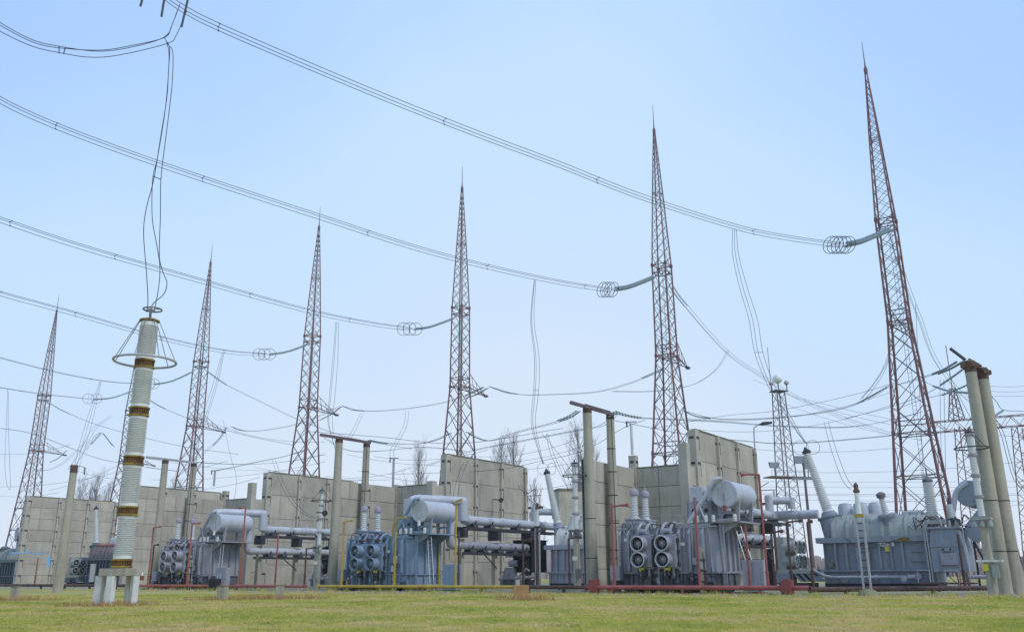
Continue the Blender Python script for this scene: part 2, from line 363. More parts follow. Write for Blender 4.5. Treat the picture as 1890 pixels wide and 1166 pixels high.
for n in range(5):
    o = STEP*n
    if n < 3:
        t = thing('fire_wall', wl_low[n], 'fire wall', W0+o, -BETA, 'low fire walls behind the transformers')
        mb = MB(); run(mb, W0+o, WC+o, ZL, .3, 2); run(mb, WC+o+U*.25, WP+o-U*.3, ZL, .3, 2); run(mb, WP+o+W*.25, WQ+o-W*.2, ZL, .3, 1)
        mb.build('wall_panel', [M['concrete'], M['seam']], t, world=True)
        pillar((W0+WC)/2+o+U*.2, .45, .5, 10.0, M['concrete'], t)
        pillar(WC+o, .65, .6, 11.3 if n != 1 else 10.4, M['concrete'], t); pillar(WP+o, .8, .7, 12.0 if n != 1 else 10.5, M['concrete'], t, brk=False)
        mb = MB(); mb.obox((WC+WP)/2+o+V((0,0,10.2)), U*2.2, W*.19, (0,0,.05)); mb.build('coping', M['moss'], t, world=True)
    t = thing('fire_wall', wl_tall[n], 'fire wall', WQ+o, -BETA, 'tall fire walls beside the ducts'); tall_walls[n] = t
    mb = MB(); run(mb, WQ+o, WR+o, ZT if n < 3 else [-.1,1.6,3.3,5.0,6.7,8.4,10.1,11.8,13.45], .3, 3); mb.build('wall_panel', [M['concrete'], M['seam']], t, world=True)
    for k in range(4):
        pillar(WQ.lerp(WR, k/3)+o+U*(.12 if k else 0), .62 if k else .75, .42 if k else .9, 13.4, M['concrete'], t, 6, True)
    mb = MB(); mb.obox((WQ+WR)/2+o+V((0,0,13.5)), U*.2, W*7.2, (0,0,.05)); mb.build('coping', M['moss'], t, world=True)

# ------------------------------------------------------------------ round concrete poles in pairs with a beam
pl = {-1:('leaning front concrete pole with a rusty cap at the right edge', 'rear concrete pole with a rust streak down its top at the right edge'),
      0:('front round concrete pole left of the purple grey transformer', 'rear round concrete pole rising over the wall behind two white bushings'),
      1:('front round concrete pole just left of the blue transformer', 'rear round concrete pole behind the bushings of the blue transformer'),
      2:('front round concrete pole between the arrester column and the left transformer', 'rear round concrete pole behind the bushings of the left transformer')}
for n in (-1, 0, 1, 2):
    A = V((6.0,70,0))+STEP*n
    tops = []
    for k, (b, top, rr) in enumerate(((A, 14.1, .48 if n >= 0 else .45), (A+W*3.84, 14.1, .45))):
        if n == -1 and k: b = A+U*.55+W*.7; top = 13.7
        t = thing('concrete_pole', pl[n][k], 'utility pole', b, 0, 'round concrete poles standing in pairs')
        MB().lathe((0,0,-.2), (0,0,1), [(0,rr),(top+.2,rr*.72)], 28).build('shaft', M['pole'], t)
        if k and n >= 0:
            mb = MB(); mb.tube([(rr*.2,-rr*.985,0),(rr*.15,-rr*.71,top)], .035, 4)
            for zz_ in (3.1,5.2,7.4,9.3,11.2): mb.lathe((0,0,zz_), (0,0,1), [(0,rr*(1-.28*zz_/top)),(.02,rr*(1-.28*zz_/top)+.02),(.07,rr*(1-.28*zz_/top)+.02),(.09,rr*(1-.28*zz_/top))], 20)
            mb.build('cable', M['seam'], t)
        mb = MB(); ch = .75 if n == -1 else .42; mb.lathe((0,0,top-ch), (0,0,1), [(0,rr*.765),(ch-.05,rr*.755),(ch+.03,rr*.5)], 20)
        for a in range(4 if n == -1 else 0): mb.obox((math.cos(a*1.57)*rr*.8, math.sin(a*1.57)*rr*.8, top-.3), (.16,0,0), (0,.16,0), (0,0,.14))
        mb.build('cap_clamp', M['rust'] if n == -1 else M['brown'], t)
        if n == 0 or n == -1:
            mb = MB(); mb.lathe((0,0,2.45), (0,0,1), [(0,rr*.97),(.03,rr*.985),(.06,rr*.97)], 24); mb.lathe((0,0,5.4), (0,0,1), [(0,rr*.91),(.03,rr*.925),(.06,rr*.91)], 24); mb.build('band', M['seam'], t)
        tops.append(b+V((0,0,top+.1)))
    if n >= 0:
        a, b = tops[0]-W*2.4-U*.1, tops[1]+W*.5
        mb = MB(); d = (b-a); mb.obox((a+b)/2, d/2, U*.11, (0,0,.12)); mb.obox((a+b)/2+U*.5, d*.3, U*.04, (0,0,.04))
        tag(mb.build('crossbeam', M['tower2'] if n < 2 else M['galv'], loc=a), ['dark steel beam across the pole pair left of the purple grey transformer', 'dark steel beam across the pole pair by the blue transformer', 'pale steel beam across the pole pair right of the arrester column'][n], 'beam', 'beams lying across the pole pairs')
    else:
        a = tops[0]; mb = MB(); mb.bar(a-U*.2, a-U*.9+V((0,0,.75))-W*.5, .1); mb.bar(tops[0], tops[1], .1)
        tag(mb.build('pole_bracket', M['dark'], loc=a), 'dark steel bracket on top of the pole pair at the right edge', 'bracket')
b = P(107, 1086, 82)
t = thing('concrete_pole', 'slim single concrete pole before the farthest left wall', 'utility pole', (b.x, b.y, 0), 0, 'round concrete poles standing in pairs')
zt1 = P(130, 860, 82).z
MB().lathe((0,0,-.2), (0,0,1), [(0,.44),(zt1,.3)], 24).build('shaft', M['pole'], t); MB().lathe((0,0,zt1-.6), (0,0,1), [(0,.33),(.7,.32)], 20).build('cap_clamp', M['rust'], t)
mb = MB(); mb.tube([(0,0,zt1), (.6,.1,zt1), (.95,.1,zt1-.1)], .03, 6); ribbed(mb, (.95,.1,zt1-.75), (0,0,1), .65, .09, .09, 6, .05, 8); mb.build('insulator', M['ring'], t)

# ------------------------------------------------------------------ front transformers with two twin-fan coolers
def fan_unit(n, label, paint, shade, variant):
    O = V((7.75,67.3,0))+STEP*n
    t = thing('transformer', label, 'transformer', O, -BETA, 'front transformers with twin fans')
    Lx, D = 7.6, 4.2
    mb = MB()
    for x in (.6, 2.2, 3.8, 5.4, 7.0):
        mb.box((x-.16,.15,.05), (x+.16,D-.1,.4)); mb.lathe((x-.1,.1,.22), (0,1,0), [(0,.22),(.12,.22)], 14)
    mb.box((.1,.3,.3), (Lx-.1,D-.2,.5)); mb.build('skid', M['dark'], t)
    mb = MB(); mb.box((.05,.1,.5), (Lx,D,1.32))
    for i in range(10): x = .3+i*.78; mb.box((x-.05,-.1,.5), (x+.05,.1,1.3))
    for y in (.6,1.8,3.0): mb.box((Lx,y-.05,.5), (Lx+.16,y+.05,1.3))
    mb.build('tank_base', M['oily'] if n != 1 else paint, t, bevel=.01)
    mb = MB(); mb.box((-.1,-.08,1.32), (Lx+.14,D+.1,1.42))
    for i in range(24): x = -.02+i*.33; mb.box((x,-.11,1.34), (x+.06,-.08,1.47))
    mb.build('flange', paint, t)
    mb = MB(); ch = .45
    mb.prism([(0.05,0.1),(Lx-ch,.1),(Lx,.1+ch),(Lx,D),(.05,D)], 'z', 1.42, 4.4); mb.box((-.05,0,4.4), (Lx+.08,D+.05,4.52))
    for x, w in ((.25,.16),(.95,.16),(1.72,.14),(2.55,.12),(3.3,.14),(4.95,.2),(5.75,.16),(6.75,.12)):
        mb.prism([(.1,1.42),(-.26,1.5),(-.3,4.05),(.1,4.5)], 'x', x-w/2, x+w/2)
    for y in (.9,1.9,2.9,3.8): mb.prism([(Lx-.02,1.42),(Lx+.2,1.5),(Lx+.2,4.0),(Lx-.02,4.4)], 'y', y-.07, y+.07)
    mb.box((4.2,-.02,4.52), (Lx-.3,D-.3,4.66)); mb.build('tank', paint, t, bevel=.012)
    for fx in (2.25, 4.15):
        c = MB(); c.box((fx-.72,-.62,1.75), (fx+.72,-.12,3.92)); c.box((fx-.8,-.5,1.65), (fx+.8,-.2,1.75)); c.box((fx-.76,-.55,3.92), (fx+.76,-.2,4.0))
        c.k = 1
        for z in (1.95, 2.8, 3.6): c.box((fx+.72,-.5,z-.12), (fx+.9,-.3,z+.12))
        c.box((fx+.74,-.4,1.9), (fx+.80,-.34,3.7))
        co = c.build('cooler', [paint, M['dark']], t, bevel=.02)
        for z in (2.27, 3.37):
            s = MB(); s.lathe((fx-.05,-.6,z), (0,-1,0), [(0,.52),(.1,.49),(.62,.49),(.68,.54),(.74,.54),(.76,.51),(.74,.48),(.2,.45)], 32)
            s.k = 1; s.lathe((fx-.05,-1.0,z), (0,-1,0), [(0,.455),(.02,.455)], 24); s.k = 0
            s.ring((fx-.05,-1.16,z), (0,1,0), .235, .022, 24, 6)
            s.lathe((fx-.05,-1.0,z), (0,-1,0), [(0,.17),(.12,.17),(.14,.12),(.22,.12),(.24,.06),(.28,.05)], 20)
            for a in range(3): s.bar((fx-.05,-1.1,z), (fx-.05+math.cos(a*2.094+.5)*.44,-1.1,z+math.sin(a*2.094+.5)*.44), .014)
            s.k = 2; s.ring((fx-.05,-1.33,z), (0,1,0), .505, .045, 32, 8)
            s.build('fan', [paint, M['void'], M['pale'] if n != 1 else paint], co)
        for dx in (-.35, .3):
            p = MB(); p.tube(spline([(fx+dx,-.4,3.95),(fx+dx,-.42,4.35),(fx+dx+.08,-.1,4.72),(fx+dx+.1,.35,4.78),(fx+dx+.1,.6,4.5)],4), .12, 10)
            p.lathe((fx+dx,-.42,4.08), (0,0,1), [(0,.19),(.08,.19)], 14); p.build('oil_pipe', shade, t)
        p = MB(); p.lathe((fx-.4,-.42,4.25), (1,0,0), [(0,.1),(.1,.17),(.7,.17),(.8,.1)], 12); p.build('valve', M['brown'] if n else shade, t)
        for dx in (-.3, .35): p = MB(); p.tube([(fx+dx,-.35,1.7),(fx+dx,-.32,1.2),(fx+dx,.1,1.0)], .1, 10); p.build('oil_pipe', shade, t)
        p = MB(); p.lathe((fx,-.5,1.15), (0,0,1), [(0,.1),(.05,.2),(.4,.2),(.45,.12)], 14); p.bar((fx-.5,-.3,.55), (fx-.5,-.3,1.7), .05, 8); p.bar((fx+.5,-.3,.55), (fx+.5,-.3,1.7), .05, 8); p.build('oil_pump', M['dark'], t)
    for bx, by in ((1.0,1.0), (1.0,2.85)):
        m = MB(); m.lathe((bx,by,4.5), (0,0,1), [(0,.72),(.62,.72),(.64,.8),(.74,.8)], 28); m.build('turret', paint, t, bevel=.02)
        m = MB(); m.lathe((bx,by,5.22), (0,0,1), [(0,.32),(.14,.32),(.16,.22),(.28,.22)], 20); ribbed(m, (bx,by,5.5), (0,0,1), 1.45, .3, .27, 8, .09, 20)
        bo = m.build('bushing', M['white'], t)
        m = MB(); m.lathe((bx,by,6.93), (0,0,1), [(0,.2),(.05,.34),(.28,.35),(.45,.28),(.55,.1),(.72,.05)], 20); m.bar((bx,by,7.4), (bx,by,7.9), .03, 6); m.build('cap', M['mauve'], bo)
    m = MB(); m.box((-.3,1.2,4.5), (-.02,2.3,4.95)); m.tube(spline([(-.1,1.3,4.7),(-.7,1.2,4.7),(-1.0,1.1,4.4)],4), .03, 6); m.build('cable_box', paint, t)
    # conservator drum on its tray
    cz, cx, cr = 6.65, 8.4, .93
    m = MB(); m.lathe((cx,.15,cz), (0,1,0), [(0,.2),(0,cr-.03),(.03,cr),(4.0,cr),(4.2,cr*.9),(4.33,cr*.6),(4.38,.1)], 40); m.ring((cx,.2,cz), (0,1,0), cr, .03, 40, 6)
    m.ring((cx,.14,cz), (0,1,0), .48, .018, 28, 5); dr = m.build('conservator', M['pale'], t)
    m = MB(); m.k = 0; m.bar((cx,.1,cz-.9), (cx,.1,cz+.75), .03, 6); m.k = 1; m.lathe((cx,.1,cz-1.25), (0,0,1), [(0,.13),(.45,.13)], 12); m.bar((cx,.06,cz-.5), (cx,.06,cz-.05), .025, 6); m.build('oil_gauge', [M['galv'], M['white'] if n else M['redcap']], dr)
    m = MB(); m.box((5.9,.2,4.68), (9.4,4.3,4.78)); m.prism([(5.9,4.78),(9.4,4.78),(9.4,5.0),(5.9,4.9)], 'y', .12, .2);
    for y in (.9, 3.5): m.prism([(cx-.7,4.78),(cx-.5,4.78),(cx-.55,6.2),(cx-.85,6.3)], 'y', y-.1, y+.1); m.prism([(cx+.5,4.78),(cx+.7,4.78),(cx+.85,6.3),(cx+.55,6.2)], 'y', y-.1, y+.1); m.box((cx-.6,y-.05,5.3), (cx+.6,y+.05,5.45))
    m.prism([(Lx+.05,3.9),(Lx+.2,3.9),(Lx+1.5,4.55),(Lx+1.5,4.68),(Lx+.05,4.68)], 'y', .6, .7); m.prism([(Lx+.05,3.9),(Lx+.2,3.9),(Lx+1.5,4.55),(Lx+1.5,4.68),(Lx+.05,4.68)], 'y', 3.4, 3.5); m.build('conservator_tray', paint, t)
    for sx in (5.9, 6.35, 7.0, 7.55, 9.1):
        m = MB(); m.lathe((sx,.05,4.75), (0,0,1), [(0,.12),(.05,.13),(.42,.13),(.48,.08)], 12); m.build('valve_pot', M['whitewash'], t)
    m = MB(); m.tube([(5.7,.0,4.75),(7.75,-.02,7.45)], .15, 12); m.tube(spline([(7.75,-.02,7.45),(7.95,.0,7.68),(8.3,.25,7.72)],4), .16, 12); m.tube([(7.0,-.05,4.8),(6.6,-.05,5.9)], .05, 8) ; m.build('vent_pipe', paint if n else M['pale'], t)
    m = MB(); m.box((5.35,.6,4.78), (7.2,2.2,6.25))
    m.k = 0
    for x0 in (5.55, 6.5): m.box((x0,.57,5.0), (x0+.65,.6,6.0))
    m.k = 1; m.lathe((5.9,.55,5.6), (0,-1,0), [(0,.16),(.04,.16)], 14); m.lathe((6.85,.55,5.6), (0,-1,0), [(0,.16),(.04,.16)], 14); m.k = 0
    m.build('terminal_box', [paint, M['dark']], t, bevel=.03)
    if variant == 0:
        for x0 in (5.45, 6.75):
            m = MB(); m.box((x0,1.1,6.3), (x0+.95,2.0,7.35)); m.lathe((x0+.48,2.0,6.9), (0,1,0), [(0,.46),(3.8,.46)], 24); m.lathe((x0+.3,1.08,6.55), (0,-1,0), [(0,.14),(.05,.14)], 12); m.build('duct_head', M['pale'], t, bevel=.05)
    else:
        m = MB(); m.box((5.85,.9,6.3), (6.75,1.7,7.9)); m.tube(spline([(6.3,1.3,7.3),(6.35,1.6,7.75),(6.6,2.3,7.9)],5), .42, 20)
        m.tube([(6.6,2.3,7.9),(8.15,6.5,7.9)], .40, 20); m.lathe((7.3,4.2,7.9), (.35,.937,0), [(0,.41),(.05,.44),(.4,.44),(.45,.41)], 20); m.build('duct_head', M['pale'], t)
    m = MB(); m.box((-.35,-.75,.85), (.45,-.2,1.85)); m.box((-.3,-.78,.9), (.4,-.75,1.8)); m.k = 1; m.box((-.2,-.5,.1), (.3,-.3,.85)); m.build('control_cabinet', [paint, M['dark']], t, bevel=.015)
    m = MB()
    for x in (.4,1.9,3.4,4.9): m.bar((x,.4,4.5), (x,.4,5.35), .018, 5)
    m.bar((.4,.4,5.35), (5.4,.4,5.35), .018, 5); m.bar((.4,.4,5.0), (5.4,.4,5.0), .014, 5); m.build('guard_rail', M['galv'], t)
    m = MB(); m.tube([(5.95,-.16,4.4),(5.95,-.16,2.4),(6.05,-.16,2.3)], .05, 8); m.box((5.9,-.26,1.9), (6.2,-.1,2.35)); m.tube([(7.1,-.05,4.5),(7.15,.05,3.9),(7.2,.05,1.5)], .05, 8); m.tube([(Lx+.3,.3,4.6),(Lx+.32,.3,1.0)], .07, 8)
    m.tube([(Lx+.55,.2,4.5),(Lx+.6,.2,.2)], .05, 8); m.tube([(1.2,-.2,4.3),(1.2,-.2,1.5)], .035, 6); m.build('conduit', shade, t)
    rq = random.Random(40+n)
    for k in range(14):
        x = rq.uniform(.6, 5.6); y0 = rq.uniform(-.35,.2); x2 = x+rq.uniform(-.9,1.1); m = MB()
        m.tube(spline([(x,y0,rq.uniform(4.45,4.7)), (x+(x2-x)*.3,y0-.1,rq.uniform(4.6,5.0)), (x2,rq.uniform(-.3,.2),rq.uniform(4.4,4.75)), (x2+.05,-.1,rq.uniform(3.7,4.3))], 4), rq.uniform(.025,.05), 6); m.build('hose', rq.choice((M['dark'], M['galv'], M['brown'])), t)
    for k in range(10):
        x = rq.uniform(.3, 7.3); m = MB(); m.bar((x,-.2,rq.uniform(.2,.5)), (x,-.2,rq.uniform(1.0,1.9)), rq.uniform(.03,.07), 8); m.lathe((x,-.26,rq.uniform(.7,1.2)), (0,-1,0), [(0,.12),(.05,.14),(.1,.06)], 10); m.build('drain_pipe', rq.choice((M['dark'], M['galv'], M['oily'])), t)
    for x, z, mm in ((1.95,1.5,'signy'),(3.95,1.5,'signy'),(4.95,3.2,'sign'),(6.4,2.9,'galv'),(.6,3.6,'sign')):
        m = MB(); m.box((x,-.16 if mm != 'signy' else -.66,z), (x+.42,-.12 if mm != 'signy' else -.62,z+.22)); m.build('plate', M[mm], t)
    m = MB(); m.lathe((3.1,-.05,.9), (0,-1,0), [(0,.16),(.12,.16)], 12); m.box((Lx-.9,-.12,.75), (Lx-.3,.08,1.2)); m.build('valve', shade, t)
    return t
FU = [fan_unit(0, 'purple grey transformer with twin round fans behind the red pipe', M['grey'], M['grey'], 0),
      fan_unit(1, 'blue transformer with twin round fans behind the yellow pipe', M['blue'], M['blue'], 1),
      fan_unit(2, 'grey transformer with twin round fans behind the orange red pipe', M['grey'], M['grey'], 1)]

for n in range(6):  # oily gravel sheets, near-black so the shade beneath the transformers is painted in
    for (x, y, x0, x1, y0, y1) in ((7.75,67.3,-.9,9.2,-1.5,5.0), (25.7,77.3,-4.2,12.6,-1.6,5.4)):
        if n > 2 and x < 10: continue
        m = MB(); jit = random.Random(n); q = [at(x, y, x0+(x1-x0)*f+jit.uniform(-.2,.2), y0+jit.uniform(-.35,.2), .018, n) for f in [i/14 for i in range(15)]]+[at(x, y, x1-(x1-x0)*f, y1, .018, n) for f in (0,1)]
        m.add(q, [tuple(range(len(q)))]); tag(m.build('underside_shade_gravel', M['undershade']), kind='structure')
# post, ladder, cabinet and the like beside each front transformer
ladder_l = ['grey stick ladder leaning at the end of the purple grey transformer', 'white ladder leaning against the end of the blue transformer', 'ladder leaning against the end of the left grey transformer']
cab_l = ['large grey cabinet right of the purple grey transformer', 'tall blue cabinet between the blue transformer and the tall wall', 'tall grey cabinet standing before the tall wall with ducts']
post_l = ['rusty concrete cable post at the end of the purple grey transformer', 'rusty concrete cable post at the end of the blue transformer', 'weathered cable post in front of the left grey transformer']
for n in range(3):
    b = at(7.75, 67.3, 8.7, -.5, 0, n)
    t = thing('ladder', ladder_l[n], 'ladder', b, -BETA, 'ladders leaning on the transformers')
    m = MB()
    for x in (0, .42): m.bar((x+1.7,-.1,0), (x,1.4,4.6), .035)
    m.build('rail', M['galv'], t); m = MB()
    for i in range(14): f = (i+.5)/14; m.bar((1.7*(1-f),-.1+1.5*f,4.6*f), (1.7*(1-f)+.42,-.1+1.5*f,4.6*f), .022)
    m.build('rung', M['galv'], t)
    b = at(7.75, 67.3, (10.4,12.3,10.2)[n], -.9+.4*n, 0, n)
    t = thing('cabinet', cab_l[n], 'cabinet', b, -BETA, 'cabinets beside the transformers')
    MB().box((-.7,0,.12), (.7,.7,2.15)).build('body', M['blue'] if n == 1 else M['grey'], t, bevel=.02)
    m = MB(); m.box((-.62,-.03,.25), (-.02,0,2.05)); m.box((.02,-.03,.25), (.62,0,2.05)); m.build('door', M['blue'] if n == 1 else M['grey'], t); MB().box((-.65,.05,-.05), (.65,.65,.12)).build('plinth', M['dark'], t)
    b = at(7.75, 67.3, 7.0, -1.3, 0, n)
    t = thing('cable_post', post_l[n], 'post', b, -BETA, 'cable posts at the transformer ends')
    MB().box((-.13,-.13,-.1), (.13,.13,2.9)).build('post', M['pole'], t); m = MB()
    for dx, h in ((-.2,3.0),(.2,2.7),(.28,2.3)): m.bar((dx,-.1,0), (dx,-.1,h), .03, 6)
    for z in (.8,1.5,2.2): m.box((-.3,-.2,z-.04), (.34,.05,z+.04))
    m.build('cable', M['seam'], t); MB().box((-.16,-.28,1.6), (.16,-.14,2.1)).build('switch_box', M['galv'], t)

# ------------------------------------------------------------------ bus ducts along the tall walls
duct_l = {0:('upper thick grey duct running from the grey drum to the rear right transformer', 'lower grey duct behind the large grey cabinet'),
          1:('upper pale duct with an elbow, right of the blue transformer', 'lower rusty duct under the pale duct right of the blue transformer'),
          2:('upper pale duct along the tall wall left of the blue transformer', 'lower duct along the tall wall left of the blue transformer')}
sup_l = ['dark steel duct rack right of the purple grey transformer', 'dark steel duct rack right of the blue transformer', 'dark steel duct rack left of the blue transformer']
for n in range(3):
    o = (V((18.15,67.9,0)) if n else V((WQ.x,WQ.y,0))+U*2.2)+STEP*n; dz = -.4 if n else 0; o = o+V((0,0,dz))
    t = thing('bus_duct', duct_l[n][0], 'bus duct', o, -BETA, 'ducts along the tall fire walls')
    m = MB(); m.tube([(0,.2,6.6),(0,16.6,6.6)], .40, 24)
    for y in (.6, 6.2): m.lathe((0,y,6.6), (0,1,0), [(0,.43),(.06,.46),(.5,.46),(.56,.43)], 24)
    m.lathe((0,14.2,6.6), (0,1,0), [(0,.42),(.04,.46),(.16,.46),(.2,.42)], 24)
    m.build('pipe', M['pale'], t)
    m = MB()
    if n: m.tube([(0,.15,6.5),(0,.15,8.2)], .44, 20); m.lathe((0,.15,8.2), (0,0,1), [(0,.44),(.2,.43),(.38,.32),(.46,.1)], 20)
    if m.v: m.build('elbow', M['pale'], t)
    ye = 12.2 if n else 11.6; m = MB()
    m.tube([(.15,ye,6.6),(.15,ye,8.3)], .40, 20); m.lathe((.15,ye,8.3), (0,0,1), [(0,.40),(.12,.36),(.16,.1)], 20); m.tube([(.2,ye+.1,7.95),(1.9,ye+1.2,7.9)], .34, 20); m.lathe((1.9,ye+1.2,7.9), (0,0,-1), [(-.36,.1),(-.3,.35),(.7,.35)], 20)
    if n == 0: m.tube([(0,ye+.4,6.55),(.5,ye+1.4,6.6),(4.2,ye+1.6,6.6)], .42, 20)
    m.build('elbow', M['pale'], t)
    t2 = thing('bus_duct', duct_l[n][1], 'bus duct', o, -BETA, 'ducts along the tall fire walls')
    m = MB(); m.tube([(0,-.6 if n else -2,4.3),(0,11.0,4.3)], .37, 24)
    for y in (2.0, 7.5): m.lathe((0,y,4.3), (0,1,0), [(0,.40),(.05,.43),(.4,.43),(.45,.40)], 24)
    m.build('pipe', M['pale'] if n != 1 else M['grey'], t2)
    if n: MB().tube(spline([(0,-.6,4.3),(0,-1.4,4.3),(0,-1.7,4.7),(0,-1.7,6.4)],5), .38, 20).build('elbow', M['pale'], t2)
    t3 = thing('duct_rack', sup_l[n], 'steel rack', o, -BETA, 'racks carrying the ducts')
    m = MB()
    for x in (-.45,.45): m.box((x-.06,-.4,5.72), (x+.06,16.5,5.98)); m.box((x-.06,-.4,3.5), (x+.06,11.2,3.72))
    m.build('rail', M['dark'], t3)
    m = MB()
    for y, z in [(y, 5.98) for y in (1.6,4.3,8.8,12.5)]+[(y, 3.72) for y in (1.2,3.2,5.6,8.2,10.2)]:
        m = MB(); m.prism([(-.5,z),(.5,z),(.32,z+.32),(-.32,z+.32)], 'y', y-.35, y+.35); m.bar((.3,y,z+.28), (.5,y,z+.6), .06); m.build('saddle', M['dark'], t3)
    for y in (-.1, 5.2, 11.0): MB().box((-.22,y-.2,-.1-dz), (.22,y+.2,4.9 if y < 1 else 3.5)).build('post', M['pole'] if y < 6 else M['dark'], t3); MB().box((-.6,y-.28,5.0 if y < 1 else 4.85), (.6,y+.28,5.72)).build('head_bracket', M['dark'], t3)
    MB().bar((.3,3.2,3.5), (.25,5.2,2.3), .06).build('brace', M['dark'], t3); MB().bar((.3,9.0,3.5), (.25,11,2.3), .06).build('brace', M['dark'], t3)

# ------------------------------------------------------------------ rear transformers with one long leaning bushing
def rear_unit(n, label, paint, roof, radiators=False, shift=0, detail=True):
    O = V((25.7,77.3,0))+STEP*n+U*shift
    t = thing('rear_transformer', label, 'transformer', O, -BETA, 'rear transformers with a leaning bushing')
    if n == 0: t.scale = (1.07,1,1); t.location += U*.15
    Lx, D = 8.4, 4.6
    m = MB(); m.box((.2,.3,.1), (Lx,D-.3,.45))
    for x in (.8,2.8,4.8,6.8): m.lathe((x,.2,.28), (0,1,0), [(0,.26),(.15,.26)], 16)
    m.build('skid', M['dark'], t)
    m = MB(); m.box((.25,.15,.45), (Lx-.05,D,1.4))
    for i in range(11): m.box((.5+i*.74,-.02,.45), (.58+i*.74,.15,1.36))
    m.build('tank_base', paint, t)
    m = MB(); m.box((.0,-.12,1.4), (Lx+.1,D+.1,1.56)); m.build('flange', paint, t)
    m = MB(); ch = .5; m.prism([(.25+ch,.15),(Lx,.15),(Lx,D),(.25,D),(.25,.15+ch)], 'z', 1.56, 3.7)
    for i in range(9):
        if i == 7: continue
        x = 1.35+i*.82; m.box((x-.09,-.17,1.56), (x+.09,.15,3.68))
    for z in (2.2,2.95): m.box((6.8,-.03,z-.05), (7.9,.15,z+.05))
    m.box((-.05,-.3,3.7), (Lx+.1,D+.15,4.15)); m.build('tank', paint, t, bevel=.012)
    m = MB(); arc = [(.05+2.25*(1-math.cos(math.pi*i/14))*1.0, 4.15+1.85*math.sin(math.pi*i/14)**.75) for i in range(15)]
    m.prism(arc, 'x', 1.1, Lx-.1)
    for x in (1.3,2.4,3.0,3.9,5.0,5.6,6.7,7.6): m.prism([(-.1+2.4*(1-math.cos(math.pi*i/14)), 4.16+1.97*math.sin(math.pi*i/14)**.75) for i in range(15)], 'x', x-.11, x+.11)
    m.build('arched_cover', roof, t)
    ax = V((-.235,0,1)).normalized(); b0 = V((1.25,1.2,4.3)); full = n != 5
    if not full:
        q = parent_matrix(t).inverted() @ P(30,985,152); m = MB(); m.lathe(q, (.25,1,0), [(0,.2),(0,1.1),(.05,1.15),(3.4,1.15),(3.6,.4)], 28); m.box((q.x-.5,q.y+.5,5.5), (q.x+.5,q.y+2.5,q.z-.9)); m.build('conservator', M['grey'], t)
    m = MB() if full else MB()
    kk = .62 if n == 1 else 1; m.lathe(b0, ax, [(0,.95*kk),(1.55,.86*kk),(1.58,.98*kk),(1.7,.98*kk),(1.72,.7*kk),(2.1,.52)], 32)
    for k in range(18): a = k*math.pi/9; e = ax.orthogonal().normalized(); g = ax.cross(e); m.bar(b0+ax*1.5+(e*math.cos(a)+g*math.sin(a))*.92*kk, b0+ax*1.8+(e*math.cos(a)+g*math.sin(a))*.92*kk, .035, 6)
    m.build('turret', paint, t)
    if full:
        bb = b0+ax*2.05; m = MB(); ribbed(m, bb+ax*.2, ax, 5.1, .43, .3, 30, .10, 24); m.lathe(bb, ax, [(0,.5),(.1,.5),(.12,.38),(.25,.36)], 24); bo = m.build('bushing', M['porc'], t)
        tp = bb+ax*5.3; m = MB(); m.lathe(tp, ax, [(0,.22),(.05,.36),(.2,.36),(.35,.2),(.6,.06)], 20); m.build('cap', M['dark'], bo)
        m = MB()
        for s in (-.5,.55): m.ring(tp+V((s*.9,s*.3,.55)), (s*.5,.9,.15), .62, .02, 28, 5)
        m.build('grading_ring', M['ring'], bo)
    m = MB(); m.lathe((1.6,2.2,5.75), (1,0,0), [(0,.34),(2.3,.34)], 20) ; m.lathe((6.1,2.6,5.95), (1,0,0), [(0,.3),(1.5,.3)], 20); m.build('oil_main', roof, t)
    for x, y in ((1.6,3.6),(2.9,3.2),(3.9,3.9)):
        m = MB(); m.lathe((x,y,5.6), (0,0,1), [(0,.68),(.25,.68),(.26,.6),(1.3,.58),(1.55,.4),(1.62,.1)], 24); m.build('duct_hood', M['pale'], t)
    m = MB(); m.box((.6,2.6,5.4), (4.6,4.3,5.65)); m.build('hood_base', M['dark'], t)
    if n == 1:
        for x, y in ((2.6,1.3),(3.8,1.2)): m = MB(); m.lathe((x,y,5.5), (0,0,1), [(0,.75),(.3,.72),(1.2,.34),(1.3,.36),(1.5,.36),(1.6,.1)], 24); m.build('cone_hood', M['cream'], t)
        m = MB(); m.box((1.9,-.21,3.74), (2.25,-.2,4.12)); m.prism([(2.0,4.2),(2.25,4.2),(2.5,5.3),(2.3,5.3)], 'y', .12, .16); m.build('rust_patch', M['collar_mid'], t)
    if n == 4: m = MB(); m.tube([(1.6,1.0,5.9),(8.0,1.0,5.9)], .22, 12); m.build('oil_main', M['redpipe'], t); m = MB(); m.box((3.0,-.6,.6), (3.8,-.2,3.2)); m.build('cabinet_panel', M['cream'], t)
    if detail:
        m = MB(); q = V((5.4,.8,5.0)); a2 = V((-.1,-.25,1)).normalized(); m.lathe(q, a2, [(0,.62),(.7,.55),(.72,.64),(.95,.64),(.97,.3)], 24); m.build('turret', paint, t)
        m = MB(); ribbed(m, q+a2*.95, a2, 1.35, .27, .24, 9, .05, 18); m.k = 1; m.lathe(q+a2*2.3, a2, [(0,.2),(.05,.34),(.35,.34),(.5,.12)], 18); m.build('bushing', [M['white'], M['ring']], t)
        m = MB(); ribbed(m, (8.4,1.6,5.6), (0,0,1), 2.8, .46, .4, 17, .12, 22); m.k = 1; m.lathe((8.4,1.6,8.4), (0,0,1), [(0,.3),(.08,.4),(.2,.38),(.5,.06),(1.2,.04)], 18); m.k = 1; m.lathe((8.4,1.6,4.9), (0,0,1), [(0,.6),(.7,.6)], 22); m.build('bushing', [M['porc'], M['ring']], t)
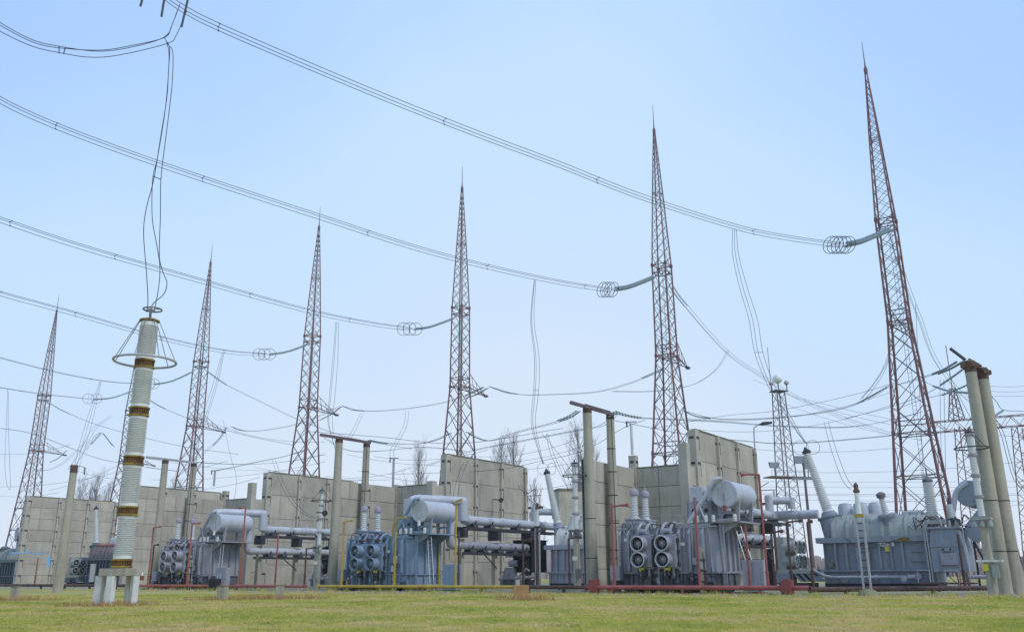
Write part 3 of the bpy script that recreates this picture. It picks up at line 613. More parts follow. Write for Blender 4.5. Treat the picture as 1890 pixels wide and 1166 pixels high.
        m = MB(); ribbed(m, (9.9,.9,5.4), (-.12,0,1), 1.1, .3, .26, 9, .06, 18); m.k = 1; m.lathe((9.9,.9,5.0), (0,0,1), [(0,.45),(.15,.5),(.3,.5),(.42,.3)], 20); m.lathe((9.77,.9,6.5), (0,0,1), [(0,.15),(.3,.04),(.6,.03)], 10); m.build('bushing', [M['white'], M['dark']], t)
        # tap changer compartment proud of the tank end, with its cabinet and platform
        m = MB(); m.prism([(8.35,1.3),(10.7,1.3),(10.6,3.3),(10.35,4.55),(8.55,4.55),(8.35,3.3)], 'y', -1.0, 3.6); m.box((8.2,-1.15,4.55), (10.5,3.6,4.7)); m.box((8.28,-1.08,3.2), (10.7,-1.0,3.3)); m.build('tap_changer_tank', paint, t, bevel=.02)
        m = MB(); m.box((9.0,-1.2,1.85), (10.1,-1.0,2.75)); m.box((9.15,-1.22,2.85), (9.85,-1.02,3.1)); m.k = 1; m.lathe((9.25,-1.23,3.0), (0,-1,0), [(0,.09),(.03,.09)], 10); m.lathe((9.75,-1.23,3.0), (0,-1,0), [(0,.09),(.03,.09)], 10); m.build('control_panel', [M['grey'], M['dark']], t, bevel=.01)
        m = MB()
        for x in (8.5,8.9,9.3,9.8,10.3): m.lathe((x,-.5,4.7), (0,0,1), [(0,.12),(.5,.11)], 10)
        m.box((8.2,-.9,4.95), (9.6,-.3,5.25)); m.build('valve_group', M['greenish'], t)
        m = MB()
        for x in (7.4,8.2,9.2,10.1,11.0): m.bar((x,-1.7,.55), (x,-1.7,1.45), .025, 6)
        m.bar((7.4,-1.7,1.45), (8.2,-1.7,1.45), .025, 6); m.bar((9.2,-1.7,1.45), (10.1,-1.7,1.45), .025, 6); m.build('handrail', M['galv'], t)
        m = MB(); m.box((7.3,-1.75,.42), (11.1,-.2,.55)); m.build('platform', M['rust'], t)
        m = MB()
        for z in (.1,.3): m.bar((9.4,-1.9,z), (10.1,-1.9,z), .02)
        for x in (9.4,10.1): m.bar((x,-1.9,0), (x,-1.8,.5), .025)
        m.build('step', M['galv'], t)
        rq = random.Random(77)
        for k in range(22):
            x = rq.uniform(7.2, 11.2); m = MB(); y0 = rq.uniform(-.9,.4); m.tube(spline([(x,y0,rq.uniform(4.6,4.9)), (x+rq.uniform(-.4,.4),y0,rq.uniform(4.9,5.6)), (x+rq.uniform(-1,1),y0+.3,rq.uniform(4.6,5.3))], 4), rq.uniform(.03,.07), 6); m.build('hose', rq.choice((M['dark'], M['galv'], M['greenish'], M['rust'])), t)
        for x in (8.15, 8.3, 10.75): m = MB(); m.bar((x,-1.1,.6), (x-.05,-1.1,4.6), .04, 6); m.build('conduit', M['galv'], t)
        for x, z, r in ((1.9,.8,.22),(4.2,.95,.16),(7.2,1.0,.2)): m = MB(); m.lathe((x,-.1,z), (0,-1,0), [(0,r),(.18,r),(.2,r*1.3),(.26,r*1.3)], 14); m.build('valve', M['grey'], t)
        for k in range(7): m = MB(); x = .9+k*1.1; m.bar((x,.9,6.0), (x,.9,6.9), .02, 5); m.build('rail_post', M['galv'], t)
        m = MB(); m.bar((.9,.9,6.9), (7.6,.9,6.9), .02, 5); m.build('guard_rail', M['galv'], t)
        m = MB(); m.tube(spline([(2.2,-.35,4.1),(3.5,-.36,3.2),(5.0,-.36,3.5),(6.6,-.35,4.0)],6), .025, 6); m.build('hose', M['dark'], t)
        m = MB(); m.box((6.1,-.31,3.72), (6.9,-.302,4.0)); m.build('rust_patch', M['collar'], t)
        m = MB(); m.box((.75,-.06,1.75), (1.1,.14,2.15)); m.build('inspection_plate', M['moss'], t)
        # end conservator with chute below
        m = MB(); m.lathe((11.3,1.0,7.3), (0,1,0), [(0,.2),(0,1.0),(.05,1.03),(3.4,1.03),(3.6,.5)], 32); m.box((11.4,.92,6.7), (12.3,1.0,8.2)); m.lathe((11.9,.95,7.2), (0,-1,0), [(0,.25),(.12,.25),(.14,.1)], 16); m.build('conservator', paint, t)
        m = MB(); m.tube(spline([(9.6,1.2,4.8),(10.0,1.1,6.2),(10.4,1.0,7.5),(11.2,1.0,8.15)],5), .2, 14); m.build('vent_pipe', M['pale'], t)
        m = MB(); m.prism([(10.6,4.1),(11.2,3.5),(12.7,5.3),(12.7,6.3),(11.9,6.3),(10.65,4.8)], 'y', .6, 2.6); m.box((11.6,.8,6.1), (12.7,2.4,6.5)); m.build('cable_chute', paint, t, bevel=.02)
        m = MB(); m.bar((11.0,1.0,3.8), (12.2,1.2,.2), .12); m.bar((10.9,2.2,3.7), (10.9,2.2,.2), .1); m.build('chute_leg', M['dark'], t)
        m = MB(); m.tube([(1.0,-.8,.95),(6.6,-.8,.95)], .13, 12); m.tube(spline([(1.0,-.8,.95),(.4,-.7,1.1),(-.5,-.4,1.6)],4), .13, 12)
        m.lathe((6.6,-.85,.95), (1,0,0), [(0,.2),(.5,.2)], 14); m.lathe((6.3,-.9,.85), (0,-1,0), [(0,.25),(.2,.25),(.22,.1)], 16); m.tube([(10.6,-.6,.95),(13.6,-.6,.95)], .15, 12); m.build('oil_pipe', M['grey'], t)
        m = MB(); m.box((4.7,-.13,3.35), (5.75,-.09,3.68)); sg = m.build('sign', M['sign'], t)
        cu = bpy.data.curves.new('lettering', 'FONT'); cu.body = 'AT-1'; cu.size = .40; cu.extrude = .004; cu.align_x = 'CENTER'; cu.align_y = 'CENTER'
        tx = bpy.data.objects.new('lettering', cu); COL.objects.link(tx); tx.parent = sg; tx.location = (5.22,-.14,3.515); tx.rotation_euler = (R_(90),0,0); cu.materials.append(M['ink'])
        bpy.context.view_layer.update(); me = bpy.data.meshes.new_from_object(tx.evaluated_get(bpy.context.evaluated_depsgraph_get())); o2 = bpy.data.objects.new('lettering', me); COL.objects.link(o2); o2.parent = sg; o2.location = tx.location; o2.rotation_euler = tx.rotation_euler; bpy.data.objects.remove(tx); o2.name = 'lettering'
        MB().box((5.05,-.13,2.95), (5.5,-.09,3.3)).build('warning_plate', M['signy'], t)
    # cooling bank at the left end
    if radiators:
        m = MB()
        for i in range(12): m.box((-3.2+i*.2,-1.2,1.6), (-3.12+i*.2,1.6,4.6))
        m.box((-3.3,-1.15,1.5), (-.8,1.55,1.6)); m.box((-3.3,-1.15,4.6), (-.8,1.55,4.7)); m.build('radiator', M['void'], t)
        m = MB(); m.box((-4.0,-1.5,3.0), (-3.2,-.9,4.4)); m.lathe((-3.6,-1.2,2.4), (1,0,0), [(0,.32),(1.0,.32)], 18); m.prism([(-4.3,.9),(-2.6,.9),(-2.9,2.0),(-3.9,2.0)], 'y', -1.7, -1.2); m.tube([(-4.8,-1.4,.85),(-.2,-1.4,1.1)], .15, 12); m.tube([(-2.5,-1.3,1.0),(-1.5,-1.3,1.9),(-1.2,-1.2,1.6)], .12, 10); m.build('cooler_pump', M['grey'], t)
        m = MB(); m.bar((-1.9,-1.3,1.6), (-1.9,-1.3,4.6), .1, 8); m.box((-4.6,-1.5,.1), (-4.3,.8,.8)); m.box((-2.2,-1.5,.1), (-1.9,.8,.8)); m.build('cooler_frame', M['slate'], t)
    else:
        m = MB(); m.box((-3.1,-.6,1.6), (-2.5,2.6,4.3)); m.box((-3.2,-.7,1.25), (-.6,2.6,1.6)); co = m.build('cooler', M['greenish'], t, bevel=.02)
        for z in (2.25, 3.45):
            for y in (-.2, .95, 2.1):
                s = MB(); s.lathe((-2.7,y,z), (1,0,0), [(0,.48),(.9,.48),(.95,.56),(1.05,.56),(1.06,.45),(.8,.42)], 24); s.k = 1; s.lathe((-1.85,y,z), (1,0,0), [(0,.46),(.02,.46)], 20); s.k = 0; s.lathe((-1.82,y,z), (1,0,0), [(0,.16),(.15,.14)], 12); s.build('fan', [M['greenish'], M['void']], co)
        m = MB(); m.box((-3.4,-.7,.5), (-2.0,.4,1.25))
        for k in range(3): m.prism([(-2.0+k*.5,1.25),(-1.75+k*.5,1.25),(-1.2+k*.5,.6),(-1.45+k*.5,.6)], 'y', -.6, 2.4)
        m.build('cooler_stand', paint, t); MB().box((-3.2,-.5,0), (-.8,2.2,.5)).build('cooler_foot', M['dark'], t)
    return t
rear_unit(0, 'long slate blue rear transformer with a leaning bushing and a white sign', M['slate'], M['greenish'])
rear_unit(1, 'pale grey rear transformer half hidden behind the concrete pole, with black radiators', M['lightgrey'], M['cream'], True, .6, False)
rear_unit(2, 'rear transformer glimpsed left of the front pole by the blue transformer', M['slate'], M['greenish'], True, .6, False)
rear_unit(4, 'dark rear transformer with a leaning bushing before the farthest left wall', M['teal'], M['oldroof'], False, 0, False)
rear_unit(5, 'rear transformer cut off by the left edge, behind the farthest left wall', M['teal'], M['greenish'], False, 0, False)

# ------------------------------------------------------------------ fire main with risers
def hl(px, O=HL, d=U):                          # parameter along the fire main at image column px
    r = (px-CX)/F*(cT-.013*sT); return (r*O.y-O.x)/(d.x-r*d.y)
def main_pipe(name, label, p0, p1, m, risers=(), rad=.125, O=HL, d=U, z=.42):
    a, b = hl(p0, O, d), hl(p1, O, d); n_ = V((-d.y, d.x, 0)); t = thing(name, label, 'pipe', O+d*a, math.atan2(d.y, d.x), 'fire main sections along the yard')
    mb = MB(); mb.tube([(0,0,z),(b-a,0,z)], rad, 14)
    for k in range(1, int((b-a)/5)+1): mb.lathe((k*5-1.2,0,z), (1,0,0), [(0,rad+.04),(.09,rad+.04)], 14)
    mb.lathe((-.05,0,z), (1,0,0), [(0,rad+.05),(.1,rad+.05)], 14); mb.build('header', m, t)
    mb = MB()
    for k in range(max(2, int((b-a)/4.5))): x = (k+.4)*(b-a)/max(2, int((b-a)/4.5)); mb.box((x-.09,-.09,-.1), (x+.09,.09,z-.06))
    mb.build('support', m, t)
    for (pxb, pxt, pyt, back, hook, mm) in risers:
        Y = (O+d*hl(pxb, O, d)+n_*back); top = P(pxt, pyt, Y.y); zt = top.z
        base = Y-(O+d*a); x, y = base.dot(d), base.dot(n_)
        mb = MB(); r = .075
        pts = [(x,0,z),(x,y,z),(x,y,1.0)] if back else [(x,0,z)]
        mb.tube(pts+[(x,y,1.4)], .1, 10); mb.tube([(x,y,1.35),(x,y,zt)], r, 10); mb.lathe((x,y,1.3), (0,0,1), [(0,.12),(.12,.12)], 12)
        if hook: mb.tube([(x,y,zt-.02),(x+hook,y,zt+.05),(x+hook*1.15,y,zt+.05)], r*.8, 8); mb.lathe((x+hook*1.1,y,zt+.05), (hook,0,0), [(0,.1),(.22,.12)], 8)
        mb.build('riser', mm or m, t)
    return t
main_pipe('fire_main', 'brown rusty pipe along the ground at the far left', -60, 241, M['brown'], [(53,59,1028,.4,0,M['redpipe']), (73,98,1010,2.0,.4,M['brown'])], .15)
main_pipe('fire_main', 'orange red pipe in front of the left grey transformer', 243, 388, M['orange'], [(262,272,973,.4,.9,None), (257,262,1006,1.0,.5,M['brown']), (262,300,975,9,.6,M['redpipe']), (336,343,967,.3,.9,None)])
main_pipe('fire_main', 'red pipe running before the cabinet and tall wall with long ducts', 404, 562, M['redpipe'], [(434,440,937,.3,-.7,M['orange']), (450,451,985,3.5,0,M['redpipe']), (549,555,1012,.6,.9,M['brown'])])
main_pipe('fire_main', 'yellow pipe running in front of the blue transformer', 586, 946, M['yellow'], [(622,628,962,.3,.7,None), (632,641,969,6,.7,None), (720,728,956,.3,.8,None), (707,716,972,7,-.6,None), (833,836,924,.3,.3,None), (823,824,980,1.4,0,M['brown']), (929,930,997,2.5,.5,M['brown'])])
main_pipe('fire_main', 'brown pipe linking the yellow pipe to the red flanged pipe', 948, 1078, M['brown'], [(975,977,980,1.0,.5,M['brown']), (1033,1033,993,1.2,.8,M['brown'])], .14)
main_pipe('fire_main', 'red pipe with a square flange in front of the purple grey transformer', 1080, 1490, M['redpipe'], [(1129,1126,928,.2,0,None), (1119,1112,934,1.0,1.0,None), (1287,1279,917,.2,0,None), (1228,1227,937,8,-.6,M['brown']), (1412,1392,875,.3,-.9,None), (1361,1356,969,2.0,0,None), (1421,1417,982,.8,.5,M['brown']), (1448,1443,963,1.2,.7,M['brown'])], .15)
main_pipe('fire_main', 'dark brown pipe before the long slate blue transformer', 1492, 1960, M['brown'], [(1508,1504,963,.6,.1,M['brown']), (1788,1770,985,.5,0,M['brown'])], .16, HL+U*hl(1492)+V((0,.02,0)), V((14.3,2.9,0)).normalized(), .33)
m = MB(); x = HL+U*hl(1450); m.obox(x+V((0,0,.42)), U*.32, W*.35, (0,0,.45)); m.obox(x+V((0,0,.9)), U*.2, W*.2, (0,0,.06)); tag(m.build('valve_box', M['redcap'], loc=x, bevel=.02), 'square red valve box on the red pipe', 'valve')
m = MB(); x = HL+U*hl(1098); m.obox(x+V((0,0,.5))-U*.2, U*.3, W*.3, (0,0,.45)); tag(m.build('valve_box', M['redcap'], loc=x, bevel=.02), 'small red valve box at the start of the red pipe beside the concrete pole', 'valve')
x = HL+U*hl(396)-W*.2; t = thing('valve_box', 'black box on a yellow stub between two red pipes', 'valve', x, -BETA)
MB().box((-.55,-.3,.3), (.55,.3,1.1)).build('box', M['void'], t, bevel=.03); MB().box((-.12,-.12,-.1), (.12,.12,.3)).build('stub', M['yellow'], t)

# ------------------------------------------------------------------ slender arresters on posts, cable posts
al = {-1:'slim white arrester with a hoop beside the leaning pole at the right edge', 0:'slim white arrester with a hoop on a post left of the purple grey transformer', 1:'slim white arrester with a hoop before the wall left of the blue transformer'}
for n in (-1, 0, 1):
    b = V((4.8,69,0))+STEP*n
    t = thing('post_arrester', al[n], 'surge arrester', b, -BETA, 'slim arresters on posts')
    zb = {-1:4.6, 0:4.75, 1:4.2}[n]
    MB().lathe((0,0,-.2), (0,0,1), [(0,.3),(zb-.2,.22)], 16).build('post', M['pole'], t)
    m = MB(); m.box((-.5,-.35,zb-.35), (.5,.35,zb-.2))
    for dx in (-.4,0,.4): m.lathe((dx,-.2,zb-.75), (0,0,1), [(0,.16),(.1,.17),(.4,.08)], 12)
    m.bar((.35,-.2,zb-.4), (.3,-.3,1.4), .025, 6); m.box((.15,-.5,1.0), (.5,-.2,1.7)); m.build('head_frame', M['greenish'] if n else M['ring'], t)
    z = zb-.15
    for k in range(4):
        m = MB(); ribbed(m, (0,0,z), (0,0,1), 1.05, .21, .2, 12, .03, 18); m.k = 1; m.lathe((0,0,z+1.05), (0,0,1), [(0,.2),(.03,.28),(.16,.28),(.19,.2)], 18); m.build('porcelain_stage', [M['white'], M['mauve']], t); z += 1.23
    m = MB(); m.ring((0,0,z-.9), (0,0,1), .95, .04, 36, 6)
    for a in range(4): m.bar((math.cos(a*1.57+.6)*.95, math.sin(a*1.57+.6)*.95, z-.9), (math.cos(a*1.57+.6)*.22, math.sin(a*1.57+.6)*.22, z), .022, 5)
    m.lathe((0,0,z-.02), (0,0,1), [(0,.26),(.1,.26),(.2,.05),(.4,.03)], 14); m.build('grading_ring', M['dark'], t)
    if n == -1: MB().box((-.32,-.33,1.35), (-.02,-.29,1.75)).build('warning_plate', M['signy'], t); MB().box((-.6,-.4,1.85), (.75,.2,1.98)).build('shelf', M['whitewash'], t)
    else: MB().box((-.2,-.32,2.3), (.2,-.27,2.6)).build('number_plate', M['sign'], t)
cl = ['narrow ladder post with a rusty tip and stone foot before the slate blue transformer', 'narrow rusty ladder post beside the black radiators', 'narrow ladder post left of the front pole by the blue transformer']
for n in range(3):
    b = V((25.05,64.8,0))+STEP*n; zt = 7.3
    if n == 0: b = HL+U*hl(1603)-W*.7; zt = P(1585,899,b.y).z
    t = thing('ladder_post', cl[n], 'post', b, -BETA, 'narrow ladder posts with insulator tips'); s = .82 if n else .9
    m = MB()
    for dx in (-.2,.2): m.box((dx-.05,-.07,0), (dx+.05,.07,zt*.72))
    m.build('upright', M['galv'], t); m = MB()
    for i in range(int(zt*.72/.42)): m.box((-.17,-.03,.3+i*.42), (.17,.03,.36+i*.42))
    m.build('rung', M['rust'], t)
    m = MB(); m.box((-.28,-.12,zt*.72), (.28,.12,zt*.72+.18)); m.build('head_plate', M['yellow'] if n == 0 else M['rust'], t)
    m = MB(); m.lathe((0,0,zt*.72+.18), (0,0,1), [(0,.16),(zt*.2,.13)], 14); m.k = 1; m.lathe((0,0,zt*.92+.18), (0,0,1), [(0,.16),(.1,.2),(.25,.12),(.45,.14),(.6,.05)], 12); m.build('insulator', [M['white'], M['rust']], t)
    if n == 0:
        m = MB(); m.lathe((0,0,-.1), (0,0,1), [(0,.66),(.2,.62),(.42,.42),(.52,.16)], 9); m.build('stone_foot', M['moss'], t)

# floodlights
def flood(px, py, Y, label, parent_dir):
    p = P(px, py, Y); t = thing('floodlight', label, 'floodlight', p, -BETA, 'floodlights in the yard')
    MB().lathe((0,0,0), (1,-.3,-.2), [(0,.1),(.08,.2),(.3,.27),(.34,.27),(.3,.22)], 18).build('lamp_head', M['dark'], t); MB().bar((-.9,0,.1), (.1,0,0), .06, 6).build('bracket', M['dark'], t)
flood(922, 922, 99, 'black floodlight fixed on the tall wall right of the blue transformer', 1); flood(597, 946, 83, 'black floodlight beside the slim arrester left of the blue transformer', 1)

# street lamp behind the drum
b = P(1408, 1000, 92); t = thing('street_lamp', 'tall curved street lamp behind the purple grey transformer', 'street lamp', (b.x, b.y, 0)); zt = P(1412, 783, 92).z
m = MB(); m.tube(spline([(0,0,0),(0,0,zt*.5),(0,0,zt-1.2),(.3,0,zt-.2),(1.0,0,zt+.1)],6), .07, 8); m.build('pole', M['galv'], t)
m = MB(); m.tube([(.7,0,zt),(1.1,0,zt+.1),(2.0,0,zt+.2)], [.1,.2,.12], 10); m.build('lamp_head', M['dark'], t)

# concrete blocks on the lawn
for px, py, Y, w, lb in ((410,1103,53,.42,'grey concrete block nearest the black valve box'), (516,1101,55,.42,'grey concrete block in dry weeds before the long ducts'), (27,1103,56,.36,'grey concrete block at the far left of the lawn')):
    b = P(px, py, Y); b.z = 0; m = MB(); m.box((-w/2*1.2,-w/2,-.1), (w/2*1.2,w/2,.72)); m.k = 1; m.box((-w/2*1.25,-w/2*1.05,.72), (w/2*1.25,w/2*1.05,.8))
    o = m.build('concrete_block', [M['pole'], M['moss']], bevel=.03); o.location = b; o.rotation_euler = (0,0,random.uniform(-.3,.3)); tag(o, lb, 'concrete block', 'concrete blocks on the lawn')
b = P(962, 1100, 50); m = MB(); m.box((-.42,-.3,-.05), (.42,.3,.75)); o = m.build('plywood_box', M['dry'], bevel=.02); o.location = (b.x,b.y+.4,0); tag(o, 'tan box overgrown with dry weeds in the middle of the lawn', 'box')
sp = [(P(962,1100,49).x,48.6,1.0,.65), (P(962,1100,49).x+.8,48.8,1.0,.35)]
for px, Y, r, h in ((180,43,.9,.3),(225,43,1.0,.35),(250,44,.9,.3),(150,43,.7,.22),(385,52,.9,.35),(440,54,1.2,.4),(475,54,1.2,.45),(520,54,1.2,.4),(560,55,1.0,.3),(20,54,1.2,.4),(60,54,1.2,.35)):
    b = P(px, 1060, Y); sp.append((b.x, Y, r, h))
rw = random.Random(5); lawn = []
for _ in range(150):
    Y = rw.uniform(24, 60); lawn.append((rw.uniform(-.55,.55)*Y, Y, rw.uniform(.2,.7), rw.uniform(.05,.13)))
weeds('straw_tufts', 'straw coloured dead grass in patches over the lawn', lawn, M['straw'], n=60)
weeds('dry_weeds', 'reddish dry weeds in tufts around the posts and blocks', sp, M['dry'], n=170)

rw = random.Random(9); mb = MB()
for _ in range(600):
    a = rw.uniform(-62, 34); b = rw.gauss(-.6, 1.3); p = HL+U*a+W*b; r = rw.uniform(.03,.11); q = [V((rw.uniform(-1,1), rw.uniform(-1,1), 0)) for _ in range(3)]
    mb.hexa([p+V((-r*1.4,-r,0)), p+V((r,-r*1.2,0)), p+V((r*1.3,r,0)), p+V((-r,r,0)), p+V((-r*.7,-r*.6,r*.9)), p+V((r*.7,-r*.5,r)), p+V((r*.6,r*.6,r*.8)), p+V((-r*.5,r*.7,r*.9))])
tag(mb.build('rubble', M['gravel']), 'pale stones scattered along the pipes', 'rubble', kind='stuff')
mb = MB()
for _ in range(420):
    a = rw.uniform(-62, 34); b = rw.choice((rw.gauss(.2,.5), rw.gauss(2.5,1.5), rw.gauss(-4.6,.8))); c = HL+U*a+W*b; hh = rw.uniform(.1,.42)
    for _ in range(16):
        p = c+V((rw.gauss(0,.22), rw.gauss(0,.15), 0)); t = V((rw.uniform(-1,1), rw.uniform(-1,1), 0)).normalized()*.02; mb.add([p-t, p+t, p+V((rw.gauss(0,.1), rw.gauss(0,.1), hh*rw.uniform(.5,1.1)))], [(0,1,2)])
tag(mb.build('tall_grass', M['grass']), 'rough grass tufts growing along the pipes and the path', 'grass', kind='stuff')

# ------------------------------------------------------------------ lattice towers
S_Z = [(0,5.35),(16,3.25),(26.6,1.95),(38,1.8),(48,1.0),(55.5,.34),(57.2,.14)]
def sw(z):
    for (a, x), (b, y) in zip(S_Z, S_Z[1:]):
        if z <= b: return x+(y-x)*(z-a)/(b-a)
    return S_Z[-1][1]
def corner(k, z): h = sw(z)/2; return V((h*(1,-1,-1,1)[k], h*(1,1,-1,-1)[k], z))
def make_tower():
    t = thing('lattice_tower', 'x', 'lattice tower', (0,0,0), -BETA, 'tall rusty lattice towers in a row')
    for k in range(4):
        m = MB(); zs = [0,8,16,26.6,38,48,57.2]
        m.tube([corner(k, z) for z in zs], [.16,.15,.135,.115,.095,.075,.055], 6); m.build('leg', M['tower'], t)
    zl = [0]; z = 0
    while z < 55.5: z += max(.85, sw(z)*(1.0 if z < 26 else .9)); zl.append(min(z, 55.8))
    m = MB()
    for a, b in zip(zl, zl[1:]):
        r = .048 if a < 26 else (.036 if a < 38 else .029)
        for k in range(4):
            j = (k+1) % 4; m.bar(corner(k,a), corner(j,b), r); m.bar(corner(j,a), corner(k,b), r)
    m.build('bracing', M['tower2'], t)
    for z in (10.5, 14.8, 16, 26.6, 27.8, 37.2, 38.2, 48):
        m = MB(); r = .062 if z < 40 else .04
        for k in range(4): m.bar(corner(k,z), corner((k+1) % 4,z), r)
        if z not in (16,27.8): m.bar(corner(0,z), corner(2,z), r*.7); m.bar(corner(1,z), corner(3,z), r*.7)
        if z in (26.6,38.2,14.8):
            for k in range(4): m.obox(corner(k,z), (.13,0,0), (0,.13,0), (0,0,.22))
        m.build('ring_frame', M['tower'] if z in (26.6,38.2) else M['tower2'], t)
    tip = V((0,6.2,26.3)); m = MB()
    for k in (0,1):
        m.bar(corner(k,26.6), tip, .07); m.bar(corner(k,28.6), tip, .045)
        for f in (.25,.5,.75): m.bar(corner(k,26.6).lerp(tip,f), corner(k,28.6).lerp(tip,f-.12), .035)
    for f in (0.2,.4,.6,.8): m.bar(corner(0,26.6).lerp(tip,f), corner(1,26.6).lerp(tip,f+.1), .035)
    m.obox(tip, (.2,0,0), (0,.3,0), (0,0,.15)); m.build('cross_arm', M['tower2'], t)
    m = MB()
    for x in (.0,.4): m.bar((x+.3,-.4,0), (x*.8+.1,-.1,38), .025)
    for i in range(76): z = .5+i*.49; m.bar((.3*(1-z/38)+.1,-.4+.3*z/38,z), (.7-.28*z/38,-.4+.3*z/38,z), .018)
    m.build('ladder', M['tower2'], t)
    m = MB(); m.tube([(0,0,56.6),(0,0,58),(0,0,60.6)], [.13,.06,.025], 6); m.lathe((0,0,56.4), (0,0,1), [(0,.2),(.6,.22),(.9,.1)], 8); m.build('lightning_rod', M['tower2'], t)
    return t
TW = {}
tl = {1:'largest rusty lattice tower behind the slate blue transformer on the right', 2:'rusty lattice tower behind the purple grey transformer', 3:'rusty lattice tower behind the wall right of the blue transformer', 4:'rusty lattice tower behind the pole pair left of the blue transformer',
      5:'rusty lattice tower behind the pole pair beside the arrester column', 6:'lattice tower almost hidden behind the white arrester column', 7:'farthest left lattice tower near the edge, left of the arrester column'}
apx = {1:(1597,125), 2:(1207,238), 3:(853,345), 4:(589,417), 5:(389,483), 7:(105,572)}
proto = make_tower()
for k in (1,2,3,4,5,6,7):
    if k == 6: p = (TW[5]+TW[7])/2 if 7 in TW else None
    else:
        r = ray(*apx[k]); s = (57.2-HC)/r.z; p = V((r.x*s, r.y*s, 0))
    TW[k] = p
p5, r7 = TW[5], ray(*apx[7]); s = (57.2-HC)/r7.z; TW[7] = V((r7.x*s, r7.y*s, 0)); TW[6] = P(262,607,168.5); TW[6].z = 0
for k in (1,2,3,4,5,6,7):
    o = proto if k == 1 else copy_tree(proto); o.location = TW[k]; o['label'] = tl[k]
    if k == 6: o.scale = (.95,.95,.84)

# ------------------------------------------------------------------ wires
def path3(pix, Y1, Y2):
    L = [0]
    for (a, b), (c, d) in zip(pix, pix[1:]): L.append(L[-1]+math.hypot(c-a, d-b))
    return [P(x, y, 1/((1-l/L[-1])/Y1+(l/L[-1])/Y2)) for (x, y), l in zip(pix, L)]
def offs(pts, o):                            # o = (sideways, up)
    d = (pts[-1]-pts[0]); d.z = 0
    s = V((-d.y, d.x, 0)).normalized() if d.length > .5 else V((1,0,0))
    return [p+s*o[0]+V((0,0,o[1])) for p in pts]
def string(mb, pts, r=.082, pitch=.26):
    pts = spline(pts, 4); L = sum((b-a).length for a, b in zip(pts, pts[1:])); n = max(6, int(L/pitch)); q = []; acc = 0
    ds = [0]
    for a, b in zip(pts, pts[1:]): ds.append(ds[-1]+(b-a).length)
    rr = []
    for i in range(n*2+1):
        s = L*i/(2*n); j = max(0, min(len(ds)-2, next((k for k in range(len(ds)-1) if ds[k+1] >= s), len(ds)-2)))
        q.append(pts[j].lerp(pts[j+1], (s-ds[j])/max(1e-6, ds[j+1]-ds[j]))); rr.append(r if i % 2 else r*.22)
    mb.tube(q, rr, 8)
def line(name, label, pix, Y1, Y2, offsets, r=.026, group='overhead conductors', strings=(), rings=(), spacers=True, sag=6):
    """pix is the run of the wire; strings are stretches (pixel lists with their two distances) of insulators in the same run."""
    pts = spline(path3(pix, Y1, Y2), sag); root = thing(name, label, 'power line', pts[0], 0, group)
    runs = [offs(pts, o) for o in offsets]
    for q in runs: MB().tube(q, r, 5).build('wire', M['wire'], root, world=True)
    if spacers and len(runs) > 1:
        step = max(3, len(pts)//5)
        for i in range(step, len(pts)-2, step):
            mb = MB()
            for a, b in zip(runs, runs[1:]): mb.bar(a[i], b[i], .02)
            for a in runs: mb.obox(a[i], (.04,0,0), (0,.04,0), (0,0,.04))
            mb.build('spacer', M['wire'], root, world=True)
    for sp_, a, b, os_ in strings:
        q = path3(sp_, a, b)
        for o in os_:
            mb = MB(); big = bool(rings); string(mb, offs(q, o), .16 if big else .082, .2 if big else .26); mb.build('insulator_string', M['glass_pale'] if big else M['glass'], root, world=True)
    for px, py, Y, ax, R in rings:
        c = P(px, py, Y); mb = MB(); ax = V(ax) if px > 900 else V((ray(px, py).x, ray(px, py).y, .05)); mb.ring(c, ax, R, .035, 36, 6); e = V(ax).normalized(); s = e.cross(V((0,0,1))).normalized()
        mb.bar(c-s*R, c+s*R, .02); mb.bar(c-V((0,0,R)), c+V((0,0,R)), .02); mb.build('grading_ring', M['wire'], root, world=True)
    return root
TRI = [(-.22,.15),(.22,.15),(0,-.28)]; DUO = [(-.2,0),(.2,0)]; ONE = [(0,0)]
LD = V((-.77,-.635,.05))
L1 = line('power_line', 'triple conductor from the top left corner to the largest tower', [(285,-22),(340,18),(430,62),(685,170),(880,247),(1030,303),(1180,362),(1355,418),(1450,438),(1550,452)], 50, 86, TRI, .026,
     strings=[([(1562,453),(1590,447),(1615,437),(1642,426)], 87, TW[1].y-1, [(-.35,0),(.35,0),(0,.3)])], rings=[(1534+i*7.5,452,85.5+i*.3,LD,.93) for i in range(5)], spacers=True)
for a, b, Y in (((348,-6),(335,50),50.5), ((304,-6),(298,31),49), ((266,-12),(259,12),48)): MB().bar(P(*a,Y), P(*b,Y), .07, 8).build('arcing_horn', M['wire'], L1, world=True)
line('power_line', 'triple conductor crossing from the left edge to the tower behind the purple grey transformer', [(-60,150),(40,205),(180,262),(375,330),(590,400),(760,455),(900,492),(1030,520),(1125,535)], 58, 101, TRI, .026,
     strings=[([(1135,535),(1160,531),(1185,522),(1207,513)], 101.5, TW[2].y-1, [(-.35,0),(.35,0),(0,.3)])], rings=[(1112+i*6.5,534.5,100.5+i*.4,LD,.93) for i in range(4)])
line('power_line', 'triple conductor crossing the left half to the tower behind the wall by the blue transformer', [(-60,385),(0,405),(150,455),(350,512),(560,571),(680,596),(758,607)], 70, 117, TRI, .026,
     strings=[([(765,607),(790,604),(812,597),(836,588)], 118, TW[3].y-1, [(-.35,0),(.35,0)])], rings=[(745+i*11,607,116.5+i*.8,LD,.9) for i in range(3)])
